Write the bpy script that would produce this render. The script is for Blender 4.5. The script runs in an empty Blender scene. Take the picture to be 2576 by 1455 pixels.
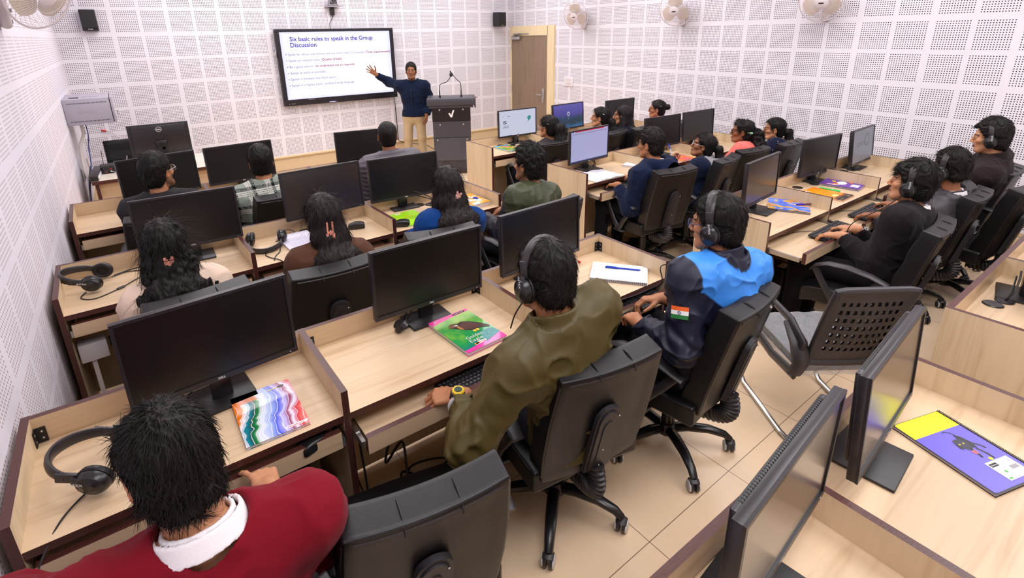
import bpy, bmesh, math, random
import numpy as np
from mathutils import Matrix, Vector
random.seed(7)
SC = bpy.context.scene
COL = SC.collection
PI = math.pi
def R(d): return math.radians(d)
def rotz(a): return Matrix.Rotation(a, 4, 'Z')
def rotx(a): return Matrix.Rotation(a, 4, 'X')
def roty(a): return Matrix.Rotation(a, 4, 'Y')
def tr(x, y, z): return Matrix.Translation((x, y, z))
def sclm(x, y, z): return Matrix.Diagonal((x, y, z, 1))

# ------------------------------------------------------------------ materials
def srgb(r, g, b):
    f = lambda c: (c/255/12.92) if c <= 10 else ((c/255+.055)/1.055)**2.4
    return (f(r), f(g), f(b), 1)
MATS = {}
def mat(name, col, rough=.5, metal=0, spec=.5, emit=None, estr=0, coat=0, alpha=1, trans=0, noise=None, bump=None, sheen=0):
    if name in MATS: return MATS[name]
    m = bpy.data.materials.new(name); m.use_nodes = True
    nt = m.node_tree; b = nt.nodes['Principled BSDF']
    b.inputs['Base Color'].default_value = col
    b.inputs['Roughness'].default_value = rough
    b.inputs['Metallic'].default_value = metal
    b.inputs['Specular IOR Level'].default_value = spec
    b.inputs['Coat Weight'].default_value = coat
    b.inputs['Alpha'].default_value = alpha
    b.inputs['Transmission Weight'].default_value = trans
    if sheen: b.inputs['Sheen Weight'].default_value = sheen; b.inputs['Sheen Roughness'].default_value = .4
    if emit:
        b.inputs['Emission Color'].default_value = emit; b.inputs['Emission Strength'].default_value = estr
    tc = nt.nodes.new('ShaderNodeTexCoord')
    def nz(scale, detail, stretch=(1, 1, 1)):
        mp = nt.nodes.new('ShaderNodeMapping'); mp.inputs['Scale'].default_value = stretch
        nt.links.new(tc.outputs['Object'], mp.inputs['Vector'])
        n = nt.nodes.new('ShaderNodeTexNoise'); n.inputs['Scale'].default_value = scale; n.inputs['Detail'].default_value = detail
        nt.links.new(mp.outputs['Vector'], n.inputs['Vector']); return n
    if noise:   # (scale, amount, stretch)
        n = nz(noise[0], 4, noise[2] if len(noise) > 2 else (1, 1, 1))
        mx = nt.nodes.new('ShaderNodeMix'); mx.data_type = 'RGBA'
        a = noise[1]
        mx.inputs[6].default_value = tuple(c*(1-a) for c in col[:3])+(1,)
        mx.inputs[7].default_value = tuple(min(1, c*(1+a)) for c in col[:3])+(1,)
        nt.links.new(n.outputs['Fac'], mx.inputs[0]); nt.links.new(mx.outputs[2], b.inputs['Base Color'])
    if bump:    # (scale, strength, stretch)
        n = nz(bump[0], 3, bump[2] if len(bump) > 2 else (1, 1, 1))
        bp = nt.nodes.new('ShaderNodeBump'); bp.inputs['Strength'].default_value = bump[1]; bp.inputs['Distance'].default_value = .004
        nt.links.new(n.outputs['Fac'], bp.inputs['Height']); nt.links.new(bp.outputs['Normal'], b.inputs['Normal'])
    b.inputs['Coat Roughness'].default_value = .25
    MATS[name] = m
    return m
class NT:
    """tiny node helper"""
    def __init__(s, name):
        s.m = bpy.data.materials.new(name); s.m.use_nodes = True; s.nt = s.m.node_tree
        s.b = s.nt.nodes['Principled BSDF']; MATS[name] = s.m
    def n(s, t): return s.nt.nodes.new(t)
    def l(s, a, b): s.nt.links.new(a, b)
    def math(s, op, a, b=None, c=None):
        n = s.n('ShaderNodeMath'); n.operation = op
        for i, v in enumerate((a, b, c)):
            if v is None: continue
            if isinstance(v, (int, float)): n.inputs[i].default_value = v
            else: s.l(v, n.inputs[i])
        return n.outputs[0]
    def mix(s, f, a, b):
        n = s.n('ShaderNodeMix'); n.data_type = 'RGBA'
        for i, v in ((0, f), (6, a), (7, b)):
            if isinstance(v, (int, float, tuple)): n.inputs[i].default_value = v
            else: s.l(v, n.inputs[i])
        return n.outputs[2]
    def coord(s, out='Object'):
        t = s.n('ShaderNodeTexCoord'); x = s.n('ShaderNodeSeparateXYZ'); s.l(t.outputs[out], x.inputs[0]); return t.outputs[out], x.outputs
    def noise(s, vec, scale, detail=3, stretch=(1, 1, 1), dist=0):
        mp = s.n('ShaderNodeMapping'); mp.inputs['Scale'].default_value = stretch; s.l(vec, mp.inputs['Vector'])
        n = s.n('ShaderNodeTexNoise'); n.inputs['Scale'].default_value = scale; n.inputs['Detail'].default_value = detail
        n.inputs['Distortion'].default_value = dist; s.l(mp.outputs[0], n.inputs['Vector']); return n.outputs['Fac']
    def ramp(s, f, stops):
        r = s.n('ShaderNodeValToRGB'); e = r.color_ramp.elements
        e[0].position, e[0].color = stops[0]; e[1].position, e[1].color = stops[-1]
        for p, c in stops[1:-1]:
            k = e.new(p); k.color = c
        s.l(f, r.inputs[0]); return r.outputs[0]
    def col(s, v): s.l(v, s.b.inputs['Base Color'])

def perforated(name, axis, org, sgn, hole, base):
    t = NT(name); vec, o = t.coord()
    u = t.math('MULTIPLY', t.math('SUBTRACT', o[axis], org), sgn)
    v = t.math('SUBTRACT', 2.636, o[2])
    def band(w, gap):
        p = .2366/12
        a = t.math('FLOORED_MODULO', t.math('ADD', w, p/2), .6)
        st = .2366+gap
        s = t.math('SUBTRACT', a, t.math('MULTIPLY', t.math('GREATER_THAN', a, st), st))
        inb = t.math('LESS_THAN', s, p*13)
        fr = t.math('ABSOLUTE', t.math('SUBTRACT', t.math('FRACT', t.math('DIVIDE', s, p)), .5))
        h = t.math('LESS_THAN', fr, .215)
        return t.math('MULTIPLY', inb, h)
    m = t.math('MULTIPLY', band(u, .0558), band(v, .0566))
    m = t.math('MULTIPLY', m, t.math('GREATER_THAN', o[2], .272))
    dado = t.math('LESS_THAN', o[2], .27)
    nz = t.noise(vec, 1.3, 4)
    bs = t.mix(nz, tuple(c*.96 for c in base[:3])+(1,), base)
    wn = t.noise(vec, 6, 5, (1, 1, 14), 1)
    wd = t.mix(wn, srgb(205, 178, 140), srgb(228, 205, 168))
    c = t.mix(m, bs, hole)
    c = t.mix(dado, c, wd)
    line = t.math('LESS_THAN', t.math('ABSOLUTE', t.math('SUBTRACT', o[2], .235)), .002)
    c = t.mix(line, c, srgb(70, 55, 50))
    t.col(c); t.b.inputs['Roughness'].default_value = .75; t.b.inputs['Specular IOR Level'].default_value = .25
    return t.m
WALL = srgb(238, 233, 240)
M_front = perforated('perforated_front', 0, 0., 1, srgb(62, 50, 58), WALL)
M_right = perforated('perforated_right', 1, -4.0408, -1, srgb(52, 40, 44), WALL)
M_left = perforated('perforated_left', 1, -4.3, -1, srgb(168, 146, 150), srgb(236, 230, 240))

def wood(name, c1, c2, along, rough=.38, scale=1.0, coat=.05):
    t = NT(name); vec, o = t.coord()
    st = [9, 9, 9]; st[along] = .8
    st2 = [60, 60, 60]; st2[along] = 2.2
    a = t.noise(vec, 1.6*scale, 5, tuple(st), 1.2)
    b = t.noise(vec, 1.3*scale, 4, tuple(st2), .3)
    f = t.math('ADD', t.math('MULTIPLY', a, .8), t.math('MULTIPLY', b, .32))
    c = t.ramp(f, [(.30, c2), (.52, c1), (.74, tuple(min(1, x*1.06) for x in c1[:3])+(1,))])
    t.col(c); t.b.inputs['Roughness'].default_value = rough; t.b.inputs['Specular IOR Level'].default_value = .4
    t.b.inputs['Coat Weight'].default_value = coat; t.b.inputs['Coat Roughness'].default_value = .3
    return t.m
W1, W2 = srgb(212, 184, 150), srgb(186, 153, 116)
M_wx = wood('ash_laminate_x', W1, W2, 0)
M_wz = wood('ash_laminate_z', srgb(218, 194, 160), srgb(196, 166, 128), 2, .45)
M_edge = mat('brown_edge', srgb(78, 42, 36), .35, noise=(60, .35, (.3, 3, 3)), bump=(140, .12))
M_white_top = wood('pale_laminate', srgb(226, 216, 200), srgb(212, 200, 182), 0)
M_doorw = wood('taupe_door', srgb(142, 120, 100), srgb(120, 100, 84), 2, .5)
M_frame = wood('cream_frame', srgb(236, 214, 172), srgb(220, 196, 152), 2, .5)

M_black = mat('black_plastic', srgb(34, 31, 33), .42, bump=(400, .05))
M_black2 = mat('black_satin', srgb(30, 28, 30), .28)
M_dark = mat('dark_matte', srgb(26, 24, 25), .6)
M_leather = mat('black_leather', srgb(24, 21, 23), .38, spec=.42, bump=(260, .06), noise=(5, .3))
M_leather2 = mat('charcoal_leather', srgb(44, 38, 40), .38, spec=.5, bump=(220, .10), noise=(4, .25))
M_plast = mat('grey_black_plastic', srgb(48, 45, 49), .4, bump=(500, .08))
M_chrome = mat('chrome', (.55, .54, .53, 1), .28, 1)
M_steel = mat('steel', (.6, .6, .6, 1), .35, 1)
M_grey = mat('caster_grey', srgb(205, 203, 205), .45)
M_screen = mat('screen_off', srgb(22, 18, 18), .30, spec=.5)
M_screen2 = mat('screen_off_glossy', srgb(40, 32, 30), .24, spec=1.0, coat=.6)
M_bezel = mat('bezel', srgb(38, 34, 38), .35)
M_white = mat('white_plastic', srgb(235, 232, 236), .4)
M_fan = mat('fan_plastic', srgb(226, 214, 216), .4)
M_blade = mat('fan_blade', srgb(214, 196, 178), .4)
M_rack = mat('grey_metal', srgb(176, 170, 182), .45)
M_paper = mat('paper', srgb(245, 243, 246), .6)
M_pages = mat('page_edges', srgb(216, 204, 206), .7, noise=(200, .15, (.1, .1, 6)))
M_txtw = mat('white_lettering', srgb(235, 235, 235), .5)
M_txtk = mat('black_lettering', srgb(35, 30, 35), .5)
M_red = mat('red_plastic', srgb(200, 40, 30), .4)
M_cable = mat('black_cable', srgb(24, 22, 24), .45)
M_cablew = mat('white_cable', srgb(215, 205, 200), .5)
M_cableb = mat('blue_cable', srgb(40, 50, 110), .5)
M_blue = mat('blue_pen', srgb(20, 60, 180), .3)
M_green = mat('green_pen', srgb(60, 210, 90), .35)

def emat(name, col, s):
    if name in MATS: return MATS[name]
    return mat(name, (0, 0, 0, 1), .3, emit=col, estr=s)

# ------------------------------------------------------------------ mesh builder
class MB:
    def __init__(s): s.v = []; s.f = []; s.mi = []
    def add(s, vs, fs, mi=0, M=None):
        k = len(s.v)
        s.v += [tuple(M @ Vector(v)) for v in vs] if M is not None else [tuple(v) for v in vs]
        for f in fs: s.f.append(tuple(i+k for i in f)); s.mi.append(mi)
        return s
    def box(s, x0, x1, y0, y1, z0, z1, mi=0, M=None, fm=None):
        v = [(x, y, z) for z in (z0, z1) for y in (y0, y1) for x in (x0, x1)]
        F = dict(b=(0, 2, 3, 1), t=(4, 5, 7, 6), f=(0, 1, 5, 4), k=(2, 6, 7, 3), l=(0, 4, 6, 2), r=(1, 3, 7, 5))
        for n, q in F.items(): pass
        k = len(s.v); s.v += [tuple(M @ Vector(a)) for a in v] if M is not None else v
        for n, q in F.items():
            s.f.append(tuple(i+k for i in q)); s.mi.append(fm.get(n, mi) if fm else mi)
        return s
    def rbox(s, x0, x1, y0, y1, z0, z1, r=.01, seg=3, mi=0, M=None, warp=None, cuts=0):
        bm = bmesh.new(); bmesh.ops.create_cube(bm, size=1)
        for v in bm.verts:
            v.co = Vector(((x0+x1)/2+v.co.x*(x1-x0), (y0+y1)/2+v.co.y*(y1-y0), (z0+z1)/2+v.co.z*(z1-z0)))
        if cuts: bmesh.ops.subdivide_edges(bm, edges=bm.edges[:], cuts=cuts, use_grid_fill=True)
        es = [e for e in bm.edges if len(e.link_faces) == 2 and e.calc_face_angle() > .5]
        bmesh.ops.bevel(bm, geom=es, offset=r, segments=seg, profile=.5, affect='EDGES', clamp_overlap=True)
        bm.verts.ensure_lookup_table()
        vs = [tuple(v.co) for v in bm.verts]
        if warp: vs = [warp(*v) for v in vs]
        fs = [tuple(v.index for v in f.verts) for f in bm.faces]
        bm.free(); return s.add(vs, fs, mi, M)
    def tube(s, pts, r, n=8, mi=0, M=None, caps=True, flat=None, up=None):
        pts = [Vector(p) for p in pts]; m = len(pts)
        rs = r if isinstance(r, (list, tuple)) else [r]*m
        vs = []; fs = []
        u = None
        for i, p in enumerate(pts):
            d = (pts[min(i+1, m-1)]-pts[max(i-1, 0)]).normalized()
            if u is None:
                a = Vector(up) if up else (Vector((0, 0, 1)) if abs(d.z) < .9 else Vector((1, 0, 0)))
            else: a = u
            w = d.cross(a).normalized(); u = w.cross(d).normalized()
            fa, fb = flat if flat else (1, 1)
            for k in range(n):
                t = 2*PI*k/n
                vs.append(p+w*(math.cos(t)*rs[i]*fa)+u*(math.sin(t)*rs[i]*fb))
        for i in range(m-1):
            for k in range(n):
                a = i*n+k; b = i*n+(k+1) % n
                fs.append((a, b, b+n, a+n))
        if caps:
            fs.append(tuple(range(n-1, -1, -1))); fs.append(tuple((m-1)*n+k for k in range(n)))
        return s.add(vs, fs, mi, M)
    def lathe(s, prof, n=24, mi=0, M=None):
        vs = []; fs = []; m = len(prof)
        for r, z in prof:
            for k in range(n):
                t = 2*PI*k/n; vs.append((r*math.cos(t), r*math.sin(t), z))
        for i in range(m-1):
            for k in range(n):
                a = i*n+k; b = i*n+(k+1) % n
                fs.append((a, b, b+n, a+n))
        if prof[0][0] > 1e-5: fs.append(tuple(range(n-1, -1, -1)))
        if prof[-1][0] > 1e-5: fs.append(tuple((m-1)*n+k for k in range(n)))
        return s.add(vs, fs, mi, M)
    def prism(s, poly, z0, z1, mi=0, M=None):
        n = len(poly)
        a = sum(poly[i][0]*poly[(i+1) % n][1]-poly[(i+1) % n][0]*poly[i][1] for i in range(n))
        if a < 0: poly = poly[::-1]
        vs = [(x, y, z0) for x, y in poly]+[(x, y, z1) for x, y in poly]
        fs = [tuple(range(n-1, -1, -1)), tuple(range(n, 2*n))]+[(i, (i+1) % n, (i+1) % n+n, i+n) for i in range(n)]
        return s.add(vs, fs, mi, M)
    def ell(s, c, r, n=16, m=10, mi=0, M=None):
        prof = [(max(1e-6, math.sin(PI*i/m)), -math.cos(PI*i/m)) for i in range(m+1)]
        T = tr(*c) @ sclm(*r)
        return s.lathe(prof, n, mi, (M @ T) if M is not None else T)
    def build(s, name, mats, parent=None, smooth=.6, weld=False):
        me = bpy.data.meshes.new(name)
        me.from_pydata(s.v, [], s.f)
        if not isinstance(mats, (list, tuple)): mats = [mats]
        for m in mats: me.materials.append(m)
        me.polygons.foreach_set('material_index', s.mi)
        if smooth:
            me.polygons.foreach_set('use_smooth', [True]*len(s.f))
            me.set_sharp_from_angle(angle=smooth)
        me.update()
        o = bpy.data.objects.new(name, me); COL.objects.link(o)
        if parent: o.parent = parent
        return o
def thing(name, label, cat, loc=(0, 0, 0), rz=0, group=None):
    o = bpy.data.objects.new(name, None); COL.objects.link(o); o.empty_display_size = .1
    o.location = loc; o.rotation_euler = (0, 0, rz); o['label'] = label; o['category'] = cat
    if group: o['group'] = group
    return o
def tag(o, label, cat, group=None):
    o['label'] = label; o['category'] = cat
    if group: o['group'] = group
    return o
def struct(o): o['kind'] = 'structure'; return o
def children(o): return [c for c in list(o.children)]
def copy_tree(o, parent=None):
    c = o.copy(); COL.objects.link(c); c.parent = parent
    for ch in children(o): copy_tree(ch, c)
    return c
def dup(o, label, loc, rz, group=None):
    c = copy_tree(o); c.location = loc; c.rotation_euler = (0, 0, rz); c['label'] = label
    if group: c['group'] = group
    return c
_tc = {}
def textmesh(body, bold=0.0, align='LEFT'):
    k = (body, bold, align)
    if k in _tc: return _tc[k]
    cu = bpy.data.curves.new('txt', 'FONT'); cu.body = body; cu.size = 1; cu.offset = bold; cu.align_x = align; cu.fill_mode = 'FRONT'
    cu.resolution_u = 3
    o = bpy.data.objects.new('txt', cu); COL.objects.link(o)
    dg = bpy.context.evaluated_depsgraph_get(); dg.update()
    me = bpy.data.meshes.new_from_object(o.evaluated_get(dg))
    bpy.data.objects.remove(o); bpy.data.curves.remove(cu)
    v = [tuple(x.co) for x in me.vertices]; f = [tuple(p.vertices) for p in me.polygons]
    bpy.data.meshes.remove(me)
    _tc[k] = (v, f); return _tc[k]
def put_text(mb, body, M, width=None, height=None, mi=0, bold=.0, align='LEFT'):
    """adds text lying in the XY plane of M; scaled to width and/or cap height"""
    v, f = textmesh(body, bold, 'LEFT')
    xs = [a[0] for a in v]; x0, x1 = min(xs), max(xs)
    sx = width/(x1-x0) if width else None
    sy = height/.7 if height else sx
    if sx is None: sx = sy
    dx = -x0 if align == 'LEFT' else -(x0+x1)/2
    mb.add([((a[0]+dx)*sx, a[1]*sy, 0) for a in v], f, mi, M)
    return mb
# ------------------------------------------------------------------ camera
CAM = (0.48842718, -8.26247375, 2.00992189)
cd = bpy.data.cameras.new('camera'); cam = bpy.data.objects.new('camera', cd); COL.objects.link(cam)
def rv(a):
    a = Vector(a); return Matrix.Rotation(a.length, 3, a.normalized())
Rc = rv((1.8184, -.5878, .3999))      # world -> camera (x right, y down, z forward)
Mw = Rc.transposed() @ Matrix(((1, 0, 0), (0, -1, 0), (0, 0, -1)))
cam.matrix_world = Matrix.Translation(CAM) @ Mw.to_4x4()
cd.sensor_width = 36; cd.lens = 1321.2953/2576*36
cd.shift_x = (1288-1245.0003)/2576; cd.shift_y = -(727.5-520.8068)/2576
cd.clip_start = .02
SC.camera = cam
SC.view_settings.view_transform = 'Standard'
SC.view_settings.look = 'None'
SC.view_settings.exposure = EXPO if 'EXPO' in globals() else 0
w = bpy.data.worlds.new('World'); SC.world = w; w.use_nodes = True
w.node_tree.nodes['Background'].inputs[0].default_value = (.85, .85, 1, 1); w.node_tree.nodes['Background'].inputs[1].default_value = .15
SC.cycles.max_bounces = 4; SC.cycles.diffuse_bounces = 3; SC.cycles.glossy_bounces = 2; SC.cycles.use_adaptive_sampling = True; SC.cycles.adaptive_threshold = .04; SC.cycles.adaptive_min_samples = 12; SC.cycles.transparent_max_bounces = 8
SC.cycles.sample_clamp_indirect = 6; SC.cycles.caustics_reflective = False; SC.cycles.caustics_refractive = False

RW, RB, RH = 6.6703, -10.2, 3.25
def flat(name, quad, m):
    mb = MB(); mb.add(quad, [(0, 1, 2, 3)]); o = mb.build(name, m, smooth=0); return struct(o)
# floor with 0.6 m cream tiles
t = NT('cream_tiles'); vec, o = t.coord()
a = R(2.0)
dx = t.math('SUBTRACT', o[0], 1.9166); dy = t.math('SUBTRACT', o[1], -7.2807)
ux = t.math('ADD', t.math('MULTIPLY', dx, math.cos(a)), t.math('MULTIPLY', dy, math.sin(a)))
uy = t.math('SUBTRACT', t.math('MULTIPLY', dy, math.cos(a)), t.math('MULTIPLY', dx, math.sin(a)))
def joint(u): return t.math('LESS_THAN', t.math('ABSOLUTE', t.math('SUBTRACT', t.math('FLOORED_MODULO', t.math('ADD', u, .3), .6), .3)), .0016)
j = t.math('MAXIMUM', joint(ux), joint(uy))
nz = t.noise(vec, 2.2, 6); n2 = t.noise(vec, 30, 3)
c = t.mix(nz, srgb(238, 208, 172), srgb(246, 218, 186))
c = t.mix(t.math('MULTIPLY', n2, .15), c, srgb(190, 160, 120))
c = t.mix(j, c, srgb(120, 96, 74)); t.col(c)
t.b.inputs['Roughness'].default_value = .28; t.b.inputs['Specular IOR Level'].default_value = .4
flat('floor', [(0, RB, 0), (RW, RB, 0), (RW, 0, 0), (0, 0, 0)], t.m)
M_ceil = mat('ceiling_white', srgb(240, 238, 240), .8)
flat('ceiling', [(0, RB, RH), (0, 0, RH), (RW, 0, RH), (RW, RB, RH)], M_ceil)
flat('wall_front', [(0, 0, 0), (RW, 0, 0), (RW, 0, RH), (0, 0, RH)], M_front)
flat('wall_left', [(0, RB, 0), (0, 0, 0), (0, 0, RH), (0, RB, RH)], M_left)
flat('wall_right', [(RW, RB, 0), (RW, RB, RH), (RW, 0, RH), (RW, 0, 0)], M_right)
flat('wall_back', [(0, RB, 0), (0, RB, RH), (RW, RB, RH), (RW, RB, 0)], M_ceil)
mb = MB(); mb.box(0.0, RW, -.022, -.001, .262, .285, fm=dict(t=0)); o = mb.build('trim_1', M_frame); struct(o)

# door in the right wall beside the front corner
dr = bpy.data.objects.new('door_1', None); COL.objects.link(dr); dr['kind'] = 'structure'
D0, D1 = -.035, -1.065    # leaf from corner to hinge side
mb = MB()
mb.box(RW-.03, RW-.001, -.035, -.002, 0, 2.115); mb.box(RW-.03, RW-.001, -1.24, -1.065, 0, 2.115)
mb.box(RW-.03, RW-.001, -1.065, -.035, 1.952, 2.115)
mb.box(RW-.034, RW-.03, -1.068, -1.062, 1.952, 2.115, 1)
mb.build('door_frame', [M_frame, M_edge], dr)
mb = MB(); mb.box(RW-.018, RW-.001, -1.065, -.035, 0, 1.952); mb.build('door_leaf', M_doorw, dr)
mb = MB(); mb.rbox(RW-.03, RW-.018, -.985, -.935, .80, 1.06, .004, 2)
mb.tube([(RW-.03, -.96, .945), (RW-.075, -.96, .945), (RW-.08, -.94, .945), (RW-.08, -.83, .95)], .010, 8); mb.lathe([(.014, 0), (.014, .02)], 12, 0, tr(RW-.03, -.96, .88) @ roty(-PI/2))
mb.build('door_handle', M_steel, dr)
mb = MB(); mb.rbox(RW-.075, RW-.018, -.33, -.09, 1.885, 1.94, .005, 2); mb.tube([(RW-.05, -.13, 1.95), (RW-.06, -.33, 1.985), (RW-.03, -.56, 1.985)], .010, 6, flat=(1.4, .6))
mb.rbox(RW-.045, RW-.03, -.56, -.1, 1.972, 1.99, .003, 1)
mb.build('door_closer', M_steel, dr)
mb = MB()
for z in (.3, 1.0, 1.75): mb.tube([(RW-.024, -.03, z-.06), (RW-.024, -.03, z+.06)], .008, 6)
mb.build('hinge', M_steel, dr)

# ceiling lights (out of frame above)
k = 0
M_lamp = emat('lamp_diffuser', (1, .98, 1, 1), 1.2)
for ix, x in enumerate((1.3, 3.3, 5.3)):
    for iy, y in enumerate((-1.3, -3.6, -5.9, -8.2)):
        ld = bpy.data.lights.new('panel_light', 'AREA'); ld.shape = 'RECTANGLE'; ld.size = 1.5; ld.size_y = 1.2
        ld.energy = 30*(1.0, .95, .9, 1.25)[iy]; ld.color = (1, .985, 1.02)
        lo = bpy.data.objects.new('panel_light', ld); COL.objects.link(lo); lo.location = (x, y, RH-.06)
# ------------------------------------------------------------------ computer desks
LIP, TOP, DEP = .85, .755, .505
def desk(label, loc, rz, w, ext, left=True, right=False, tray=True, brackets='', group='computer desks', wood_end=False):
    d = thing('computer_desk', label, 'desk', loc, rz, group)
    E_ = [M_wx, M_edge, M_wz]
    th = .024
    # back panel with brown top edge
    mb = MB(); mb.box(0, w, -th, 0, .05, LIP, 0, fm=dict(t=1)); mb.build('back_panel', E_, d, 0)
    # side panels
    def side(x, name):
        mb = MB(); mb.box(x-th/2, x+th/2, -DEP, .001, 0.0, LIP+.001, 2, fm=dict(t=1, f=1, k=1)); 
        mb.build(name, E_, d, 0)
    if left: side(0, 'side_panel')
    if right: side(w, 'side_panel')
    mb = MB(); mb.box(th/2, w-th/2, -DEP+.003, -th, TOP-.026, TOP, 0, fm=dict(f=1)); mb.build('desktop', E_, d, 0)
    # lower rail behind the knees
    mb = MB(); mb.box(th/2, w-th/2, -th-.02, -th-.001, .05, .62, 0); mb.build('knee_panel', M_wz, d, 0)
    mb = MB(); mb.lathe([(.0, .0005), (.036, .0005), (.040, .003), (.036, .006), (.026, .0045), (.0, .0035)], 24, 0, tr(w*.5-.02, -.085, TOP)); mb.build('cable_grommet', M_black2, d)
    if tray:
        yf = -DEP-ext
        t = MB(); t.box(.045, w-.045, yf+.012, yf+.36, .650, .668, 0); 
        to = t.build('keyboard_tray', E_, d, 0)
        f = MB(); f.box(.03, w-.03, yf-.012, yf+.012, .638, .706, 0, fm=dict(t=1, l=1, r=1)); f.build('tray_front', E_, to, 0)
        for x in (.028, w-.045+.017-.0):
            r = MB(); r.box(x-.008, x+.006, yf+.02, -.12, .645, .672, 0); r.box(x-.009, x+.009, -DEP-.01, -DEP+.05, .640, .676, 0); r.build('slide_rail', M_steel, to, 0)
    for b in brackets:
        x = th/2+.001 if b == 'l' else w-th/2-.001
        s = 1 if b == 'l' else -1
        mb = MB(); y = -th-.001
        mb.box(min(x, x+s*.03), max(x, x+s*.03), y-.003, y, TOP+.003, TOP+.058); mb.box(min(x, x+s*.003), max(x, x+s*.003), y-.03, y, TOP+.003, TOP+.058)
        for zz in (TOP+.018, TOP+.043):
            mb.ell((x+s*.019, y-.003, zz), (.004, .002, .004), 8, 4, 1); mb.ell((x+s*.003, y-.018, zz), (.002, .004, .004), 8, 4, 1)
        mb.build('corner_bracket', [M_dark, M_steel], d)
    return d
def row(spec):
    out = []
    for i in range(spec['n']):
        c, s = math.cos(spec['yaw']), math.sin(spec['yaw'])
        x = spec['x']+c*spec['w']*i; y = spec['y']+s*spec['w']*i
        out.append(desk(spec['labels'][i], (x, y, 0), spec['yaw'], spec['w'], spec['ext'][i], True, i == spec['n']-1, True, spec.get('br', ['']*9)[i]))
    return out
GL = 'computer desks in the left bank'
row(dict(x=.03, y=-3.384, yaw=.033, w=.88, n=3, ext=[.0, .04, .05], labels=[
    'cream desk bay by the left wall, third row back, dark keyboard inside its tray',
    'cream desk bay in front of the student in the green plaid sweater',
    'cream desk bay in front of the student in the grey puffer jacket']))
row(dict(x=.03, y=-4.745, yaw=.032, w=.88, n=3, ext=[.0, .03, .03], labels=[
    'cream desk bay by the left wall in the second row, open headphones on it',
    'cream desk bay before the long-haired student in brown, handwritten pad and headphones on it',
    'cream desk bay with the lime green notebook and the orange book on top']))
row(dict(x=.03, y=-6.225, yaw=.012, w=.88, n=3, ext=[.0, .085, .03], br=['l', 'l r', 'r'], labels=[
    'nearest cream desk bay by the left wall, colourful swirl notebook and headphones on it',
    'cream desk bay in the nearest left row with the pink and green bird notebook',
    'cream desk bay in the nearest left row with the open spiral pad and blue pen']))
row(dict(x=.925, y=-7.757, yaw=.015, w=.88, n=2, ext=[.0, .0], labels=[
    'cream desk bay at the very bottom of the view with a worn brown edge',
    'cream desk bay with the purple dog notebook lying on it']))
row(dict(x=3.60, y=-3.25, yaw=0, w=.845, n=3, ext=[.0, .02, .0], labels=[
    'cream desk bay nearest the lectern, blue rimmed book on it',
    'cream desk bay under the monitor with the mountain lock screen',
    'cream desk bay at the right wall in the farthest right row']))
row(dict(x=3.61, y=-4.65, yaw=0, w=.845, n=3, ext=[.14, .02, .0], labels=[
    'cream desk bay with the open white notebook, before the student in the navy hoodie',
    'cream desk bay before the student who holds up a pen',
    'cream desk bay before the student in the salmon pink sweater']))
row(dict(x=3.645, y=-6.215, yaw=.012, w=.845, n=3, ext=[.215, .215, .05], labels=[
    'cream desk bay with the blue and orange painted notebook, tray pulled out',
    'cream desk bay with the purple and the orange notebooks, tray pulled out',
    'empty topped cream desk bay by the right wall under the grey lit monitor']))
row(dict(x=3.235, y=-7.72, yaw=.02, w=.87, n=3, ext=[.0, .0, .0], labels=[
    'cream desk bay at the right edge with a plain end panel facing the camera',
    'cream desk bay at the right edge, second from its end panel',
    'cream desk bay at the right edge behind the second one, against the right wall']))

# teacher's table, front left
d = thing('teacher_table', 'pale topped table in the front left corner below the grey wall cabinet', 'table', (0, 0, 0))
mb = MB(); mb.box(.105, 1.42, -2.215, -1.43, .715, .75, 0, fm=dict(f=1, l=1, r=1, k=1)); mb.build('tabletop', [M_white_top, M_edge], d, 0)
mb = MB(); mb.box(.15, 1.38, -2.13, -2.11, .05, .715, 0); mb.build('front_panel', M_wx, d, 0)
for x in (.14, 1.385):
    mb = MB(); mb.box(x-.015, x+.015, -2.19, -1.46, 0, .715, 0, fm=dict(f=1)); mb.build('side_panel', [M_wz, M_edge], d, 0)

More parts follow.
